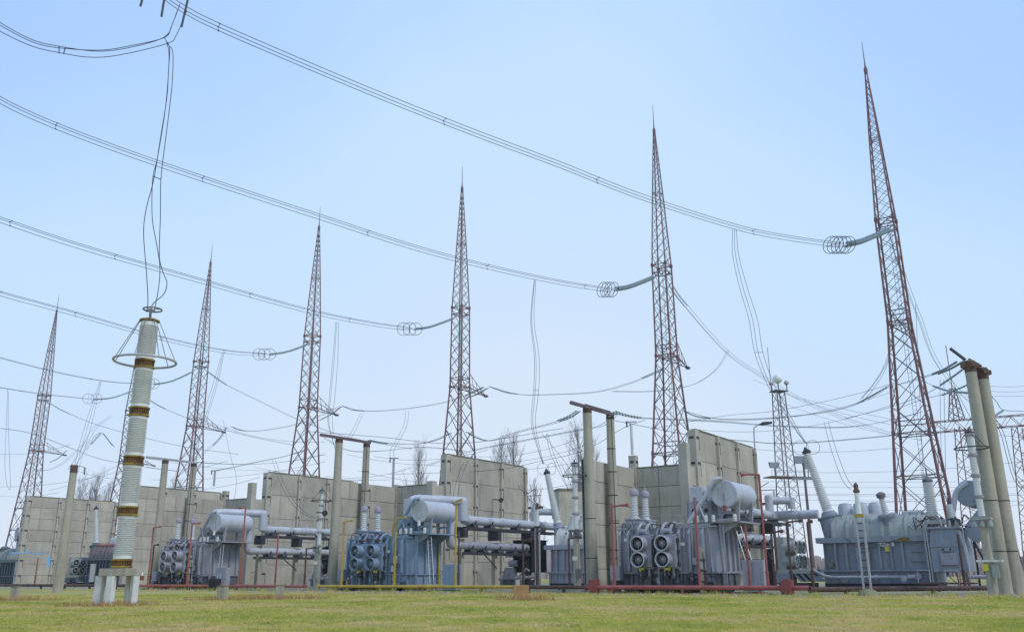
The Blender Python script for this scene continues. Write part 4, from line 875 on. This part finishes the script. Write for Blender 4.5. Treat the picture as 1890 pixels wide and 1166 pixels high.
line('power_line', 'triple conductor ending at the tower behind the pole pair left of the blue transformer', [(-60,520),(0,541),(140,579),(300,624),(415,648),(490,654)], 85, 133, TRI, .026,
     strings=[([(497,654),(525,650),(548,643),(570,634)], 133.5, TW[4].y-1, [(-.35,0),(.35,0)])], rings=[(478+i*10,653.5,132.5+i*.8,LD,.9) for i in range(3)])
line('power_line', 'double conductor passing behind the arrester to the tower beside it', [(-60,642),(0,660),(120,690),(210,705),(283,708)], 110, 150, DUO, .026,
     strings=[([(285,709),(310,705),(330,698),(357,685)], 150, TW[5].y-1, [(-.3,0),(.3,0)])], rings=[(276,708,149,LD,.9),(284,708,150,LD,.9)])
line('power_line', 'double conductor ending just left of the white arrester column', [(-60,705),(0,715),(80,727),(165,736)], 125, 163, DUO, .026,
     strings=[([(172,737),(200,735),(220,730),(243,722)], 164, TW[6].y, [(-.3,0),(.3,0)])], rings=[(163,735.5,162,LD,.95),(178,735.5,164,LD,.95)])
sec = [
 ('thin looping jumper between the two middle lattice tower arms', [(903,713),(955,727),(1010,728),(1100,723),(1165,706),(1222,682)], TW[3].y+5, TW[2].y, DUO, [([(903,713),(930,723),(955,727)],127,125,DUO), ([(1185,698),(1222,682)],106,104,DUO)]),
 ('looping jumper from the tower arm behind the middle pole pair to the next tower right', [(630,748),(672,758),(740,755),(830,740),(893,714)], TW[4].y+5, TW[3].y+5, DUO, [([(632,749),(650,756),(672,758)],141,140,DUO), ([(858,731),(893,714)],127,127,DUO)]),
 ('thin looping jumper from the arm beside the arrester to the next tower right', [(427,787),(456,795),(500,792),(560,779),(628,750)], TW[5].y+5, TW[4].y+5, DUO, [([(427,787),(440,793),(456,795)],158,157,DUO)]),
 ('double wire from the largest tower to the tower on its left at waist height', [(1648,708),(1600,737),(1540,757),(1440,770),(1330,773),(1262,758)], TW[1].y+1, TW[2].y, DUO, [([(1637,714),(1612,728),(1582,744)],91,91.5,DUO), ([(1262,758),(1285,768),(1312,772)],104,103,DUO)]),
 ('single wire reaching the largest tower above the double wire', [(1660,704),(1560,732),(1430,758),(1330,768),(1200,792)], TW[1].y, 108, ONE, []),
 ('thin wire passing low across the largest tower', [(1700,760),(1640,776),(1560,788),(1440,786),(1330,778),(1180,771)], 92, 75, DUO, [([(1133,759),(1155,766),(1182,771)],73,74,DUO)]),
 ('thin double wire sagging low to the left of the largest tower', [(1690,795),(1647,803),(1540,813),(1452,818),(1390,815),(1266,801),(1130,775)], 92, 110, DUO, []),
 ('double wire from the pole beam to the tower ring left of it', [(1068,758),(1039,775),(960,796),(900,813),(862,797)], 69, TW[3].y, DUO, [([(1068,758),(1050,769),(1030,777)],69,70,DUO), ([(862,797),(878,807),(900,813)],121,119,DUO)]),
 ('double wire descending left from the rear pole by the purple grey transformer', [(1140,762),(1110,785),(1060,795),(960,814),(870,832),(790,858)], 73, 110, DUO, [([(1122,770),(1140,762)],73,73,DUO)]),
 ('long dark wire crossing the poles and bare trees right of the middle wall', [(1190,775),(1150,790),(1080,830),(1000,850),(900,868),(720,875)], 75, 110, ONE, []),
 ('double wire from the pole pair by the blue transformer to the tower ring beside it', [(680,812),(720,818),(785,817),(832,799)], 89, TW[3].y, DUO, [([(680,812),(700,816),(716,818)],89,90,DUO), ([(785,817),(810,810),(832,799)],119,121,DUO)]),
 ('long thin wires passing behind the pole pair by the blue transformer', [(590,802),(640,830),(700,832),(780,825),(860,832)], 110, 125, DUO, []),
 ('dark double wire from the wall post up to the left lattice tower', [(392,869),(430,862),(470,853),(520,843),(560,832)], 103, TW[4].y, DUO, [([(540,838),(562,830)],134,136,ONE)]),
 ('thin wires crossing behind the left pole pair', [(340,850),(400,855),(470,856),(540,850),(600,838)], 110, 137, DUO, []),
 ('triple wire sloping down right from the tower behind the purple grey transformer', [(1240,530),(1265,564),(1340,648),(1400,690),(1480,738),(1560,772),(1650,802)], TW[2].y+1, 160, TRI, [([(1240,530),(1252,548),(1266,565)],105,107,DUO)]),
 ('triple wire sloping down right from the largest tower', [(1655,470),(1675,530),(1700,595),(1725,662),(1770,722),(1830,770)], TW[1].y+1, 130, TRI, [([(1642,432),(1652,470),(1662,495)],90,91,ONE)]),
 ('double wire sloping down right from the tower beside the arrester', [(384,686),(420,711),(475,738),(560,778),(650,808),(760,828)], TW[5].y+1, 190, DUO, [([(384,686),(400,698),(418,710)],154,156,DUO)]),
 ('double wire sloping down right from behind the arrester column', [(268,732),(300,752),(360,776),(450,802),(545,822)], TW[6].y, 195, DUO, [([(268,732),(285,744),(305,754)],169,170,DUO)]),
 ('double wire sloping down right from the farthest left tower', [(92,744),(130,764),(200,790),(330,822),(440,838)], TW[7].y, 215, DUO, [([(92,744),(110,755),(130,764)],184,185,DUO)]),
 ('looping double jumper under the sloping wire right of the purple grey transformer tower', [(1344,646),(1325,678),(1295,702),(1262,714),(1200,722),(1130,722)], 116, 108, DUO, []),
 ('triple jumper hanging beside the left leg of the largest tower', [(1643,648),(1632,680),(1612,712),(1590,738)], 91, 91, TRI, []),
 ('double drop wire hanging to the ladder post before the slate blue transformer', [(1525,778),(1533,810),(1545,848),(1560,885),(1575,903)], 88, 66, DUO, []),
 ('thin horizontal wires above the slate blue transformer', [(1395,898),(1560,899),(1700,899),(1900,898)], 150, 150, [(0,0),(0,.9),(0,-1.1)], []),
 ('upper strain wire from the rusty pole cap at the right edge to the largest tower', [(1772,667),(1740,684),(1704,696),(1650,712)], 56, 88, DUO, [([(1772,667),(1750,680),(1726,690)],56,64,DUO)]),
 ('strain wire from the rusty pole cap at the right edge, middle one', [(1779,680),(1735,712),(1700,730),(1640,752),(1560,772)], 56, 95, ONE, [([(1779,680),(1760,694),(1735,711)],56,60,ONE)]),
 ('strain wire from the rusty pole cap at the right edge, lowest one', [(1786,710),(1750,725),(1700,738),(1640,760)], 57, 92, ONE, [([(1786,710),(1765,719),(1738,729)],57,60,ONE)]),
 ('insulator chain between the largest tower and the front pole at the right edge', [(1700,700),(1725,713),(1750,721),(1790,726)], 89, 60, ONE, [([(1722,712),(1750,721),(1788,725)],80,60,ONE)]),
 ('thin horizontal wires leaving the right edge at pole height', [(1826,722),(1870,723),(1930,719)], 115, 120, [(0,0),(0,.7),(0,-.6)], []),
 ('dark strain wire dropping right of the rear pole at the right edge', [(1826,726),(1840,742),(1852,756),(1890,759),(1930,762)], 57, 75, ONE, [([(1832,770),(1842,763),(1852,757)],58,59,ONE)]),
 ('thick cable sagging at the right edge behind the pole pair', [(1836,774),(1850,800),(1862,845),(1875,885),(1900,915)], 60, 64, [(-.1,0),(.1,0)], []),
 ('hanging jumper loop at the far left edge', [(14,716),(12,780),(9,850),(12,890),(19,902),(18,860),(15,770),(16,722)], 130, 128, ONE, []),
 ('wires from the slim single pole up to the far left lines', [(130,866),(150,835),(175,790),(205,768)], 83, 140, DUO, []),
 ('wire from the farthest left tower to the slim single pole', [(70,868),(92,866),(115,855),(135,838),(160,815)], TW[7].y, 150, DUO, []),
 ('V shaped jumper strings hanging left of the arrester column', [(160,830),(175,805),(188,799),(200,812),(212,825)], 165, 165, DUO, [([(168,820),(186,799)],165,165,DUO), ([(190,799),(208,822)],165,165,DUO)]),
 ('hanging jumper strings from the arm of the farthest left tower', [(123,831),(112,842),(92,853)], TW[7].y+5, TW[7].y+3, DUO, [([(123,831),(108,845),(92,853)],189,187,DUO)]),
 ('hanging jumper strings from the arm beside the arrester column', [(418,788),(405,810),(385,828),(360,850)], TW[5].y+5, 150, DUO, [([(418,788),(408,805),(393,822)],158,157,DUO)]),
 ('hanging jumper strings from the arm of the tower left of the blue transformer', [(630,750),(612,764),(590,775),(560,790)], TW[4].y+5, 135, DUO, [([(630,750),(612,764),(592,774)],141,140,DUO)]),
 ('hanging jumper strings from the arm of the middle tower', [(900,716),(880,728),(850,738)], TW[3].y+5, 122, DUO, [([(900,716),(880,727),(858,735)],127,124,DUO)]),
 ('slack cable drooping across the tall wall left of the blue transformer', [(505,848),(520,890),(540,925),(560,945),(578,955)], 118, 85, DUO, []),
 ('slack cable pair drooping over the tall wall with a floodlight', [(916,816),(935,850),(955,890),(985,925),(1010,940)], 118, 95, DUO, []),
 ('slack cable pair hanging before the tall wall down to the drum of the blue transformer', [(868,838),(852,870),(842,905),(836,940),(828,958)], 98, 82, DUO, []),
 ('thin wire drooping into the wall post behind the left drum', [(412,775),(425,840),(436,880),(430,930),(415,962)], 150, 96, ONE, []),
 ('looping jumper between the lattice tower by the blue transformer and the pole pair', [(668,762),(660,780),(650,800),(640,812)], 138, 100, DUO, []),
 ('slack jumper dropping from the middle line to the wall post right of the pole pair', [(752,758),(748,785),(735,810),(724,830),(724,848)], 120, 95, DUO, []),
 ('fine wires crossing behind the fence of bare trees on the left', [(0,790),(60,800),(140,830),(200,850),(330,870)], 150, 200, DUO, []),
 ('fine wire pair crossing low behind the middle towers', [(560,795),(700,806),(850,818),(1040,790)], 160, 150, DUO, []),
]
for lb, pix, a, b, of, st in sec: line('power_line', lb, pix, a, b, of, .021, 'secondary wires over the yard', st, (), False)
drops = [
 ('triple drop lead curving down to the leaning bushing of the slate blue transformer', [(1356,424),(1358,470),(1372,530),(1390,590),(1400,650),(1420,705),(1450,760),(1475,800),(1488,818)], 79, 78, [(-.25,0),(.1,.1),(.3,-.2)]),
 ('drop lead down to the leaning bushing right of the blue transformer', [(987,517),(982,590),(990,660),(989,720),(984,780),(995,830),(1003,856)], 93, 93, [(-.3,0),(.05,.1),(.3,0)]),
 ('drop lead hanging behind the pole pair left of the blue transformer', [(622,594),(618,660),(612,730),(608,775),(616,815),(626,850)], 113, 114, [(-.3,0),(.05,0),(.3,0)]),
 ('drop lead hanging behind the pole pair beside the arrester', [(412,650),(400,700),(382,760),(368,805),(362,850)], 127, 128, [(-.35,0),(.05,0),(.3,0)]),
 ('drop lead hanging left of the arrester column', [(186,704),(172,755),(155,815),(140,870),(132,905)], 142, 141, [(-.35,0),(.05,0),(.3,0)]),
 ('jumper loop from the leaning bushing top beside the bare trees', [(1010,800),(1020,835),(1035,870),(1050,905)], 95, 95, DUO),
]
for di, (lb, pix, a, b, of) in enumerate(drops):
    rt = thing('drop_lead', lb, 'power line', P(*pix[0], a), 0, 'drop leads hanging from the lines'); rd = random.Random(di); nn = len(pix)-1; strands = []
    for k in range(3 if len(of) > 2 else 2):
        ph = rd.uniform(-.6,.6); amp = (k-1)*(4.5 if di else 7)+rd.uniform(-1.5,1.5)
        q = [(x+amp*(.45+.8*math.sin(math.pi*min(1, i/nn*1.05)+ph*.5))*(1-.75*(i/nn)**4), y) for i, (x, y) in enumerate(pix)]
        strands.append(spline(path3(q, a, b), 8)); MB().tube(strands[-1], .022, 5).build('wire', M['wire'], rt, world=True)
    mid = len(strands[0])//2; mb = MB()
    for a_, b_ in zip(strands, strands[1:]): mb.bar(a_[mid], b_[mid], .022)
    mb.build('spacer', M['wire'], rt, world=True)
dj = thing('drop_lead', 'slack triple jumper sweeping from the left edge up to the top left strings', 'power line', P(303,70,48), 0, 'drop leads hanging from the lines')
for pix in ([(-40,12),(0,42),(60,74),(110,86),(180,95),(240,88),(303,69),(320,40),(332,8)], [(-40,20),(0,47),(60,78),(110,89),(185,93),(240,85),(303,70),(316,50),(328,18)], [(-40,30),(0,58),(60,86),(112,98),(165,106),(220,102),(308,81),(325,66),(338,36),(345,20)]):
    MB().tube(spline(path3(pix, 44, 49), 6), .024, 5).build('wire', M['wire'], dj, world=True)
for a, b in (((109,85),(109,99)),((121,88),(117,100)),((303,69),(310,82))): MB().bar(P(*a,46 if a[0] < 200 else 48.2), P(*b,46 if a[0] < 200 else 48.2), .028).build('spacer', M['wire'], dj, world=True)
dl = thing('drop_lead', 'triple lead hanging from the top left jumper to the white arrester column', 'power line', P(307,80,48), 0, 'drop leads hanging from the lines')
for pix in ([(306,74),(313,90),(311,130),(308,180),(297,250),(284,330),(270,385),(265,430),(270,500),(273,552),(271,576)], [(308,80),(312,100),(310,150),(304,210),(291,290),(282,330),(281,400),(289,450),(295,490),(293,530),(284,577)], [(310,82),(319,98),(318,150),(314,190),(304,270),(297,330),(296,400),(294,470),(300,500),(308,522),(302,543),(283,560),(276,577)]):
    MB().tube(spline(path3(pix, 48.2, 44.6), 6), .024, 5).build('wire', M['wire'], dl, world=True)
mb = MB(); mb.bar(P(283,326,46.5), P(297,331,46.5), .028); mb.build('spacer', M['wire'], dl, world=True)

def far_set(label, runs, Y1, Y2, seed):
    rt = thing('power_line', label, 'power line', P(*runs[0][0], Y1), 0, 'fine far wires'); rd = random.Random(seed)
    for (x0, y0), (x1, y1), sag in runs:
        pts = [(x0+(x1-x0)*f, y0+(y1-y0)*f+sag*4*f*(1-f)) for f in (0,.2,.4,.6,.8,1)]
        MB().tube(spline(path3(pts, Y1+rd.uniform(-6,6), Y2+rd.uniform(-6,6)), 4), .03, 4).build('wire', M['wire'], rt, world=True)
far_set('fine far wires fanning over the rear units between the middle wall and the poles', [((870,842),(1090,800),14),((870,850),(1100,812),16),((930,905),(1100,880),8),((900,868),(1085,848),6),((1000,800),(1080,905),-4)], 150, 140, 1)
far_set('fine far wires strung between the two right hand towers', [((1265,772),(1650,722),22),((1262,790),(1652,745),24),((1390,700),(1655,785),10),((1440,742),(1700,812),8),((1265,812),(1660,826),14),((1480,735),(1900,808),10)], 150, 140, 2)
far_set('fine far wires low behind the radio mast and largest tower', [((1400,912),(1900,913),2),((1400,921),(1900,925),1),((1430,870),(1900,850),9),((1560,940),(1900,930),5),((1625,915),(1760,905),10)], 155, 150, 3)
far_set('fine far wires crossing over the farthest left wall', [((0,898),(250,862),9),((0,838),(130,820),6),((90,905),(260,835),8),((0,915),(110,908),4),((140,868),(260,880),8),((100,930),(250,868),6)], 190, 180, 4)
far_set('fine far wires between the arrester column and the pole pair by the blue transformer', [((268,845),(560,868),8),((270,862),(420,850),10),((280,885),(600,852),10),((390,780),(600,815),12),((330,905),(480,880),6),((470,862),(720,885),8)], 170, 160, 5)
far_set('fine far wires between the pole pair by the blue transformer and the middle wall', [((640,838),(860,858),8),((690,842),(900,830),12),((660,868),(830,895),4),((600,878),(760,862),10)], 150, 140, 6)
far_set('fine drop wires hanging behind the largest tower', [((1690,560),(1705,900),0),((1735,700),(1738,905),0),((1742,700),(1746,900),0),((1648,800),(1652,905),0),((1752,690),(1830,830),10)], 120, 120, 7)

# ------------------------------------------------------------------ things farther back
# radio mast with white domes
b = P(1462, 1000, 175); b.z = 0; zt = P(1450, 722, 175).z
t = thing('radio_mast', 'distant lattice radio mast carrying a white ball antenna', 'radio mast', b, .3)
def rm(k, z): h = 2.0-(2.0-.85)*z/zt; return V((h*(1,-1,-1,1)[k], h*(1,1,-1,-1)[k], z))
m = MB()
for k in range(4): m.bar(rm(k,0), rm(k,zt), .11)
m.build('leg', M['tower2'], t); m = MB(); z = 0
while z < zt-1.5:
    for k in range(4): j = (k+1) % 4; m.bar(rm(k,z), rm(j,z+2), .035); m.bar(rm(j,z), rm(k,z+2), .035)
    z += 2
m.build('bracing', M['tower2'], t)
MB().box((-1.35,-1.1,zt-.12), (1.35,1.1,zt+.1)).build('top_deck', M['dark'], t)
zp = P(1450,880,175).z; m = MB(); m.box((-4.2,-1.6,zp-.2), (5.0,1.6,zp))
for x in np.arange(-4.2,5.1,.9): m.bar((x,-1.6,zp), (x,-1.6,zp+1.1), .03)
m.bar((-4.2,-1.6,zp+1.1), (5.0,-1.6,zp+1.1), .035); m.build('platform', M['tower2'], t)
for x in (-3.4, 4.2): m = MB(); m.prism([(x-.9,zp+1.5),(x+.9,zp+1.5),(x+1.2,zp+2.6),(x-1.2,zp+2.6)], 'y', -1.6, -1.2); m.bar((x,-1.4,zp), (x,-1.4,zp+1.6), .08); m.build('lamp_bank', M['slate'], t)
for x, z, r, mm in ((.1,zt+2.6,.95,'dome'),(2.1,zt+1.9,.5,'galv'),(-1.5,zt+1.5,.45,'galv')):
    m = MB(); m.lathe((x,0,z-r), (0,0,1), [(r-r*math.cos(math.pi*i/12), r*math.sin(math.pi*i/12)) for i in range(13)], 20); m.k = 1; m.bar((x,0,zt), (x,0,z-r*.9), .12, 6); m.build('antenna_dome', [M[mm], M['tower2']], t)
m = MB(); m.bar((-1.6,0,zt), (-1.6,0,zt+9), .06); m.build('rod', M['tower2'], t)
b = P(1497, 1000, 170); t = thing('floodlight_mast', 'slim dark floodlight mast beside the distant radio mast', 'light mast', (b.x,b.y,0)); zt = P(1490,850,170).z
MB().tube([(0,0,0),(0,0,zt)], [.35,.2], 8).build('pole', M['tower2'], t); m = MB(); m.box((-2.4,-.3,zt-3.6), (2.0,.3,zt-3.2)); m.box((-1.6,-.3,zt-.5), (1.0,.3,zt+.9)); m.build('lamp_bank', M['slate'], t)
# red gantry at the right
def lat(mb, a, b, s, n, r, axis_s=V((0,1,0))):
    a, b = V(a), V(b); d = (b-a).normalized(); e = axis_s; g = d.cross(e).normalized(); c = [(1,1),(-1,1),(-1,-1),(1,-1)]
    if not hasattr(s, '__len__'): s = (s, s)
    def q(k, f): w = s[0]+(s[1]-s[0])*f; return a.lerp(b, f)+(e*c[k][0]+g*c[k][1])*w/2
    for k in range(4):
        mb.bar(q(k,0), q(k,1), r*1.6)
        for i in range(n): j = (k+1) % 4; mb.bar(q(k,i/n), q(j,(i+1)/n), r) if i % 2 else mb.bar(q(j,i/n), q(k,(i+1)/n), r)
t = thing('gantry', 'red lattice gantry beam on two slim lattice legs at the right edge', 'gantry', P(1775,1060,130)*1.0)
a, b = P(1705,790,128), P(1980,768,122); m = MB(); lat(m, a, b, 1.5, 16, .045); m.build('beam', M['tower'], t, world=True)
for px in (1774, 1880):
    q = P(px, 778, 126.5 if px < 1800 else 124); m = MB(); lat(m, (q.x,q.y,0), (q.x,q.y,q.z-.8), (3.4,1.5), 16, .045); m.build('leg', M['tower'], t, world=True)
q = P(1766,775,127); q2 = P(1760,716,127); m = MB(); lat(m, (q.x,q.y,q.z), (q.x,q.y,q2.z), (1.6,.5), 7, .05); m.bar((q.x,q.y,q2.z), (q.x,q.y,P(1752,637,127).z), .06); m.build('spire', M['tower2'], t, world=True)
# concrete kiosk and switchgear behind
b = P(1062, 1060, 150); t = thing('tank_house', 'pale grey concrete kiosk behind the pale rear transformer', 'kiosk', (b.x,b.y,0), .2); z1, z0 = P(1062,906,150).z, P(1062,960,150).z
MB().box((-3,-2,0), (3,2,z1)).build('body', M['concrete'], t); MB().box((-3.2,-2.2,z1), (3.2,2.2,z1+.25)).build('roof', M['moss'], t)
def isolator(px, py, Y, label):
    b = P(px, 1060, Y); t = thing('isolator', label, 'isolator switch', (b.x,b.y,0), -BETA, 'isolator switches behind the ducts'); z = P(px, py, Y).z
    m = MB()
    for x in (-1.6,1.6): m.box((x-.15,-.15,0), (x+.15,.15,z-1.8))
    m.box((-2.4,-.2,z-1.8), (2.4,.2,z-1.5)); m.build('frame', M['rust'], t)
    for x in (-2.0,0,2.0):
        m = MB(); ribbed(m, (x,0,z-1.5), (0,0,1), 1.4, .2, .18, 9, .07, 12); m.build('insulator', M['porc'], t)
    m = MB(); m.bar((-2.3,0,z), (2.3,0,z), .06, 6); m.bar((-.3,0,z+.1), (1.6,-.5,z+.9), .05, 6); m.build('blade', M['ring'], t)
isolator(1412, 905, 112, 'isolator switch on posts behind the red riser right of the grey drum'); isolator(975, 915, 125, 'isolator switch behind the ducts right of the middle wall')
for px, py, pz, Y, lb in ((723,845,905,97,'slim pole with a wire head above the wall right of the pole pair'), (1165,778,832,80,'slim white pole standing on the wall pillar by the purple grey transformer'), (393,868,892,110,'slim bent rod on the wall post left of the drum')):
    a, b = P(px, py, Y), P(px+2, pz, Y); t = thing('wire_post', lb, 'post', b, 0, 'slim posts on top of the wall pillars')
    m = MB(); m.bar((0,0,-.3), (0,0,a.z-b.z), .13, 10); m.build('rod', M['whitewash'] if px > 1000 else M['galv'], t); m = MB(); m.bar((-.5,0,a.z-b.z), (.5,0,a.z-b.z), .05, 6); ribbed(m, (-.4,0,a.z-b.z-.5), (0,0,1), .5, .1, .1, 4, .05, 8); m.build('wire_head', M['ring'], t)
# light blue pipework at the far left
m = MB(); Y = 128; m.tube([P(18,1020,Y), P(48,1020,Y), P(82,1021,Y)], .08, 8); m.bar(P(49,1020,Y), P(50,1013,Y), .12, 8); m.bar(P(91,1026,Y), P(89,1045,Y), .2, 4)
tag(m.build('blue_pipe', M['skyblue'], loc=P(50,1020,Y)), 'bright light blue pipe across the farthest left wall', 'pipe')

# bare trees
def make_tree(seed, h):
    rd = random.Random(seed); tr = MB(); cr = MB()
    tr.tube([(0,0,0),(0,0,h*.3),(rd.uniform(-.2,.2),0,h*.65),(rd.uniform(-.3,.3),0,h)], [.34,.26,.14,.03], 7)
    def br(p, d, L, r, lv):
        q = [p]; dd = d.copy(); n = 4
        for i in range(n):
            dd = (dd+V((rd.gauss(0,.09),rd.gauss(0,.09),.12))).normalized(); q.append(q[-1]+dd*L/n)
        cr.tube(q, [r*(1-.8*i/n) for i in range(n+1)], 3)
        if lv < 2:
            for _ in range(7 if lv == 0 else 4):
                k = rd.randint(1, n-1); e = (dd+V((rd.gauss(0,.42),rd.gauss(0,.42),rd.uniform(0,.35)))).normalized(); br(q[k], e, L*rd.uniform(.35,.6), r*.55, lv+1)
    for i in range(60):
        z = h*(.12+.82*i/60); a = rd.random()*6.28; ti = rd.uniform(.28,.5); br(V((0,0,z)), V((math.cos(a)*ti, math.sin(a)*ti, 1)).normalized(), h*rd.uniform(.16,.3)*(1.15-z/h*.6), .085*(1.2-z/h), 0)
    t = thing('bare_tree', 'x', 'tree', (0,0,0), 0, 'bare winter trees behind the walls')
    tr.build('trunk', M['bark'], t); cr.build('crown', M['bark'], t); return t
protos = [make_tree(s, 30) for s in (3, 11, 23)]; used = set()
for i, (px, py, Y, lb) in enumerate(((948,802,175,'bare tree right of the tall wall with a floodlight'), (1066,785,178,'tall bare tree behind the front pole left of the purple grey transformer'), (775,826,190,'bare tree behind the wall left of the middle tower'), (1092,812,192,'slender bare tree between the two round poles by the purple grey transformer'),
    (182,876,215,'bare tree just left of the arrester column'), (152,888,222,'bare tree above the middle of the farthest left wall'), (167,900,225,'smaller bare tree between two others over the farthest left wall'), (203,893,212,'bare tree right beside the arrester column'), (322,888,210,'bare tree behind the wall between the left poles'), (985,885,185,'low bare tree right of the middle trees'), (925,812,200,'thin bare tree touching the top of the tall wall with a floodlight'))):
    j = i % 3; o = protos[j] if j not in used else copy_tree(protos[j]); used.add(j)
    b = P(px, 1060, Y); z = P(px, py, Y).z; s = z/30; o.location = (P(px, py, Y).x, Y, 0); o.rotation_euler = (0,0,i*1.9); o.scale = (s*1.12, s*1.12, s); o['label'] = lb
# far off winter wood
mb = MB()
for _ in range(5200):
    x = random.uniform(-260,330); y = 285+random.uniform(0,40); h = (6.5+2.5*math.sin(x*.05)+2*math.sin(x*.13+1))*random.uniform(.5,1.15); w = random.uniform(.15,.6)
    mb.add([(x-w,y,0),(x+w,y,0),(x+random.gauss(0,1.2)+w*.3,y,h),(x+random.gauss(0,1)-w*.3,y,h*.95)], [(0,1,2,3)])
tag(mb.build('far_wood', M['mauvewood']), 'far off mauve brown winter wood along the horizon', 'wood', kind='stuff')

# ------------------------------------------------------------------ light, sky, camera
SUN_EL, SUN_AZ = 48, 125                         # azimuth clockwise from +Y (behind the camera, to the right)
w = bpy.data.worlds.new('World'); SC.world = w; w.use_nodes = True; nt = w.node_tree; N = nt.nodes; L = nt.links
bg = N['Background']; bg.inputs['Strength'].default_value = .1
sky = N.new('ShaderNodeTexSky'); sky.sky_type = 'NISHITA'; sky.sun_disc = False; sky.sun_elevation = R_(SUN_EL); sky.sun_rotation = R_(SUN_AZ); sky.air_density = 1.2; sky.dust_density = 3.0
tc = N.new('ShaderNodeTexCoord'); sx = N.new('ShaderNodeSeparateXYZ'); L.new(tc.outputs['Generated'], sx.inputs[0])
def mth(op, a, b):
    n = N.new('ShaderNodeMath'); n.operation = op
    for i, q in ((0, a), (1, b)):
        if hasattr(q, 'links'): L.new(q, n.inputs[i])
        else: n.inputs[i].default_value = q
    return n.outputs[0]
tn = N.new('ShaderNodeTexNoise'); tn.inputs['Scale'].default_value = 2.2; tn.inputs['Detail'].default_value = 3; L.new(tc.outputs['Generated'], tn.inputs[0])
el = mth('ADD', mth('MULTIPLY', sx.outputs['Z'], .55), mth('MULTIPLY', mth('MULTIPLY', mth('MULTIPLY', sx.outputs['X'], sx.outputs['X']), mth('MAXIMUM', sx.outputs['Z'], 0)), 1.9)); el = mth('ADD', el, mth('MULTIPLY', mth('SUBTRACT', tn.outputs['Fac'], .5), .24))
rp = N.new('ShaderNodeValToRGB'); L.new(el, rp.inputs[0]); e = rp.color_ramp.elements
e[0].position, e[0].color = 0, (.725,.805,.915,1); e[1].position, e[1].color = 1, (.40,.60,.95,1)
for p, c in ((.14,(.60,.745,.935)), (.30,(.53,.73,.97)), (.44,(.405,.605,.955)), (.6,(.345,.55,.95))):
    k = e.new(p); k.color = (*c, 1)
vm = N.new('ShaderNodeVectorMath'); vm.operation = 'SCALE'; vm.inputs[3].default_value = 10.35; L.new(rp.outputs[0], vm.inputs[0])
mx = N.new('ShaderNodeMix'); mx.data_type = 'RGBA'; mx.inputs[0].default_value = .07; L.new(vm.outputs[0], mx.inputs[6]); L.new(sky.outputs[0], mx.inputs[7]); L.new(mx.outputs[2], bg.inputs[0])
sd = bpy.data.lights.new('sun', 'SUN'); sd.energy = 1.5; sd.angle = R_(12); sd.color = (1,.96,.9); so = bpy.data.objects.new('sun', sd); COL.objects.link(so)
d = V((math.sin(R_(SUN_AZ))*math.cos(R_(SUN_EL)), math.cos(R_(SUN_AZ))*math.cos(R_(SUN_EL)), math.sin(R_(SUN_EL)))); so.rotation_euler = d.to_track_quat('Z', 'Y').to_euler(); so.location = (30,-30,60)
cam = bpy.data.cameras.new('camera'); co = bpy.data.objects.new('camera', cam); COL.objects.link(co); SC.camera = co
cam.sensor_width = 36; cam.lens = F/1890*36; cam.clip_end = 4000; cam.clip_start = .1
right, up, fwd = V((1,0,0)), V((0,-sT,cT)), V((0,cT,sT))
r2, u2 = right*cR-up*sR, right*sR+up*cR
mw = Matrix((r2, u2, -fwd)).transposed().to_4x4(); mw.translation = (0,0,HC); co.matrix_world = mw
SC.view_settings.view_transform = 'Standard'; SC.view_settings.look = 'None'; SC.view_settings.exposure = .12; SC.view_settings.gamma = 1
SC.cycles.max_bounces = 5; SC.cycles.use_denoising = True
if True:
    hz = bpy.data.materials.new('haze_air'); hz.use_nodes = True; n = hz.node_tree.nodes; n.remove(n['Principled BSDF'])
    pv = n.new('ShaderNodeVolumePrincipled'); pv.inputs['Color'].default_value = (.92,.94,1,1); pv.inputs['Density'].default_value = .00025; hz.node_tree.links.new(pv.outputs[0], n['Material Output'].inputs['Volume'])
    tag(MB().box((-420,-30,-1), (520,420,66)).build('haze', hz), 'thin pale haze in the air over the yard', 'haze', kind='stuff')
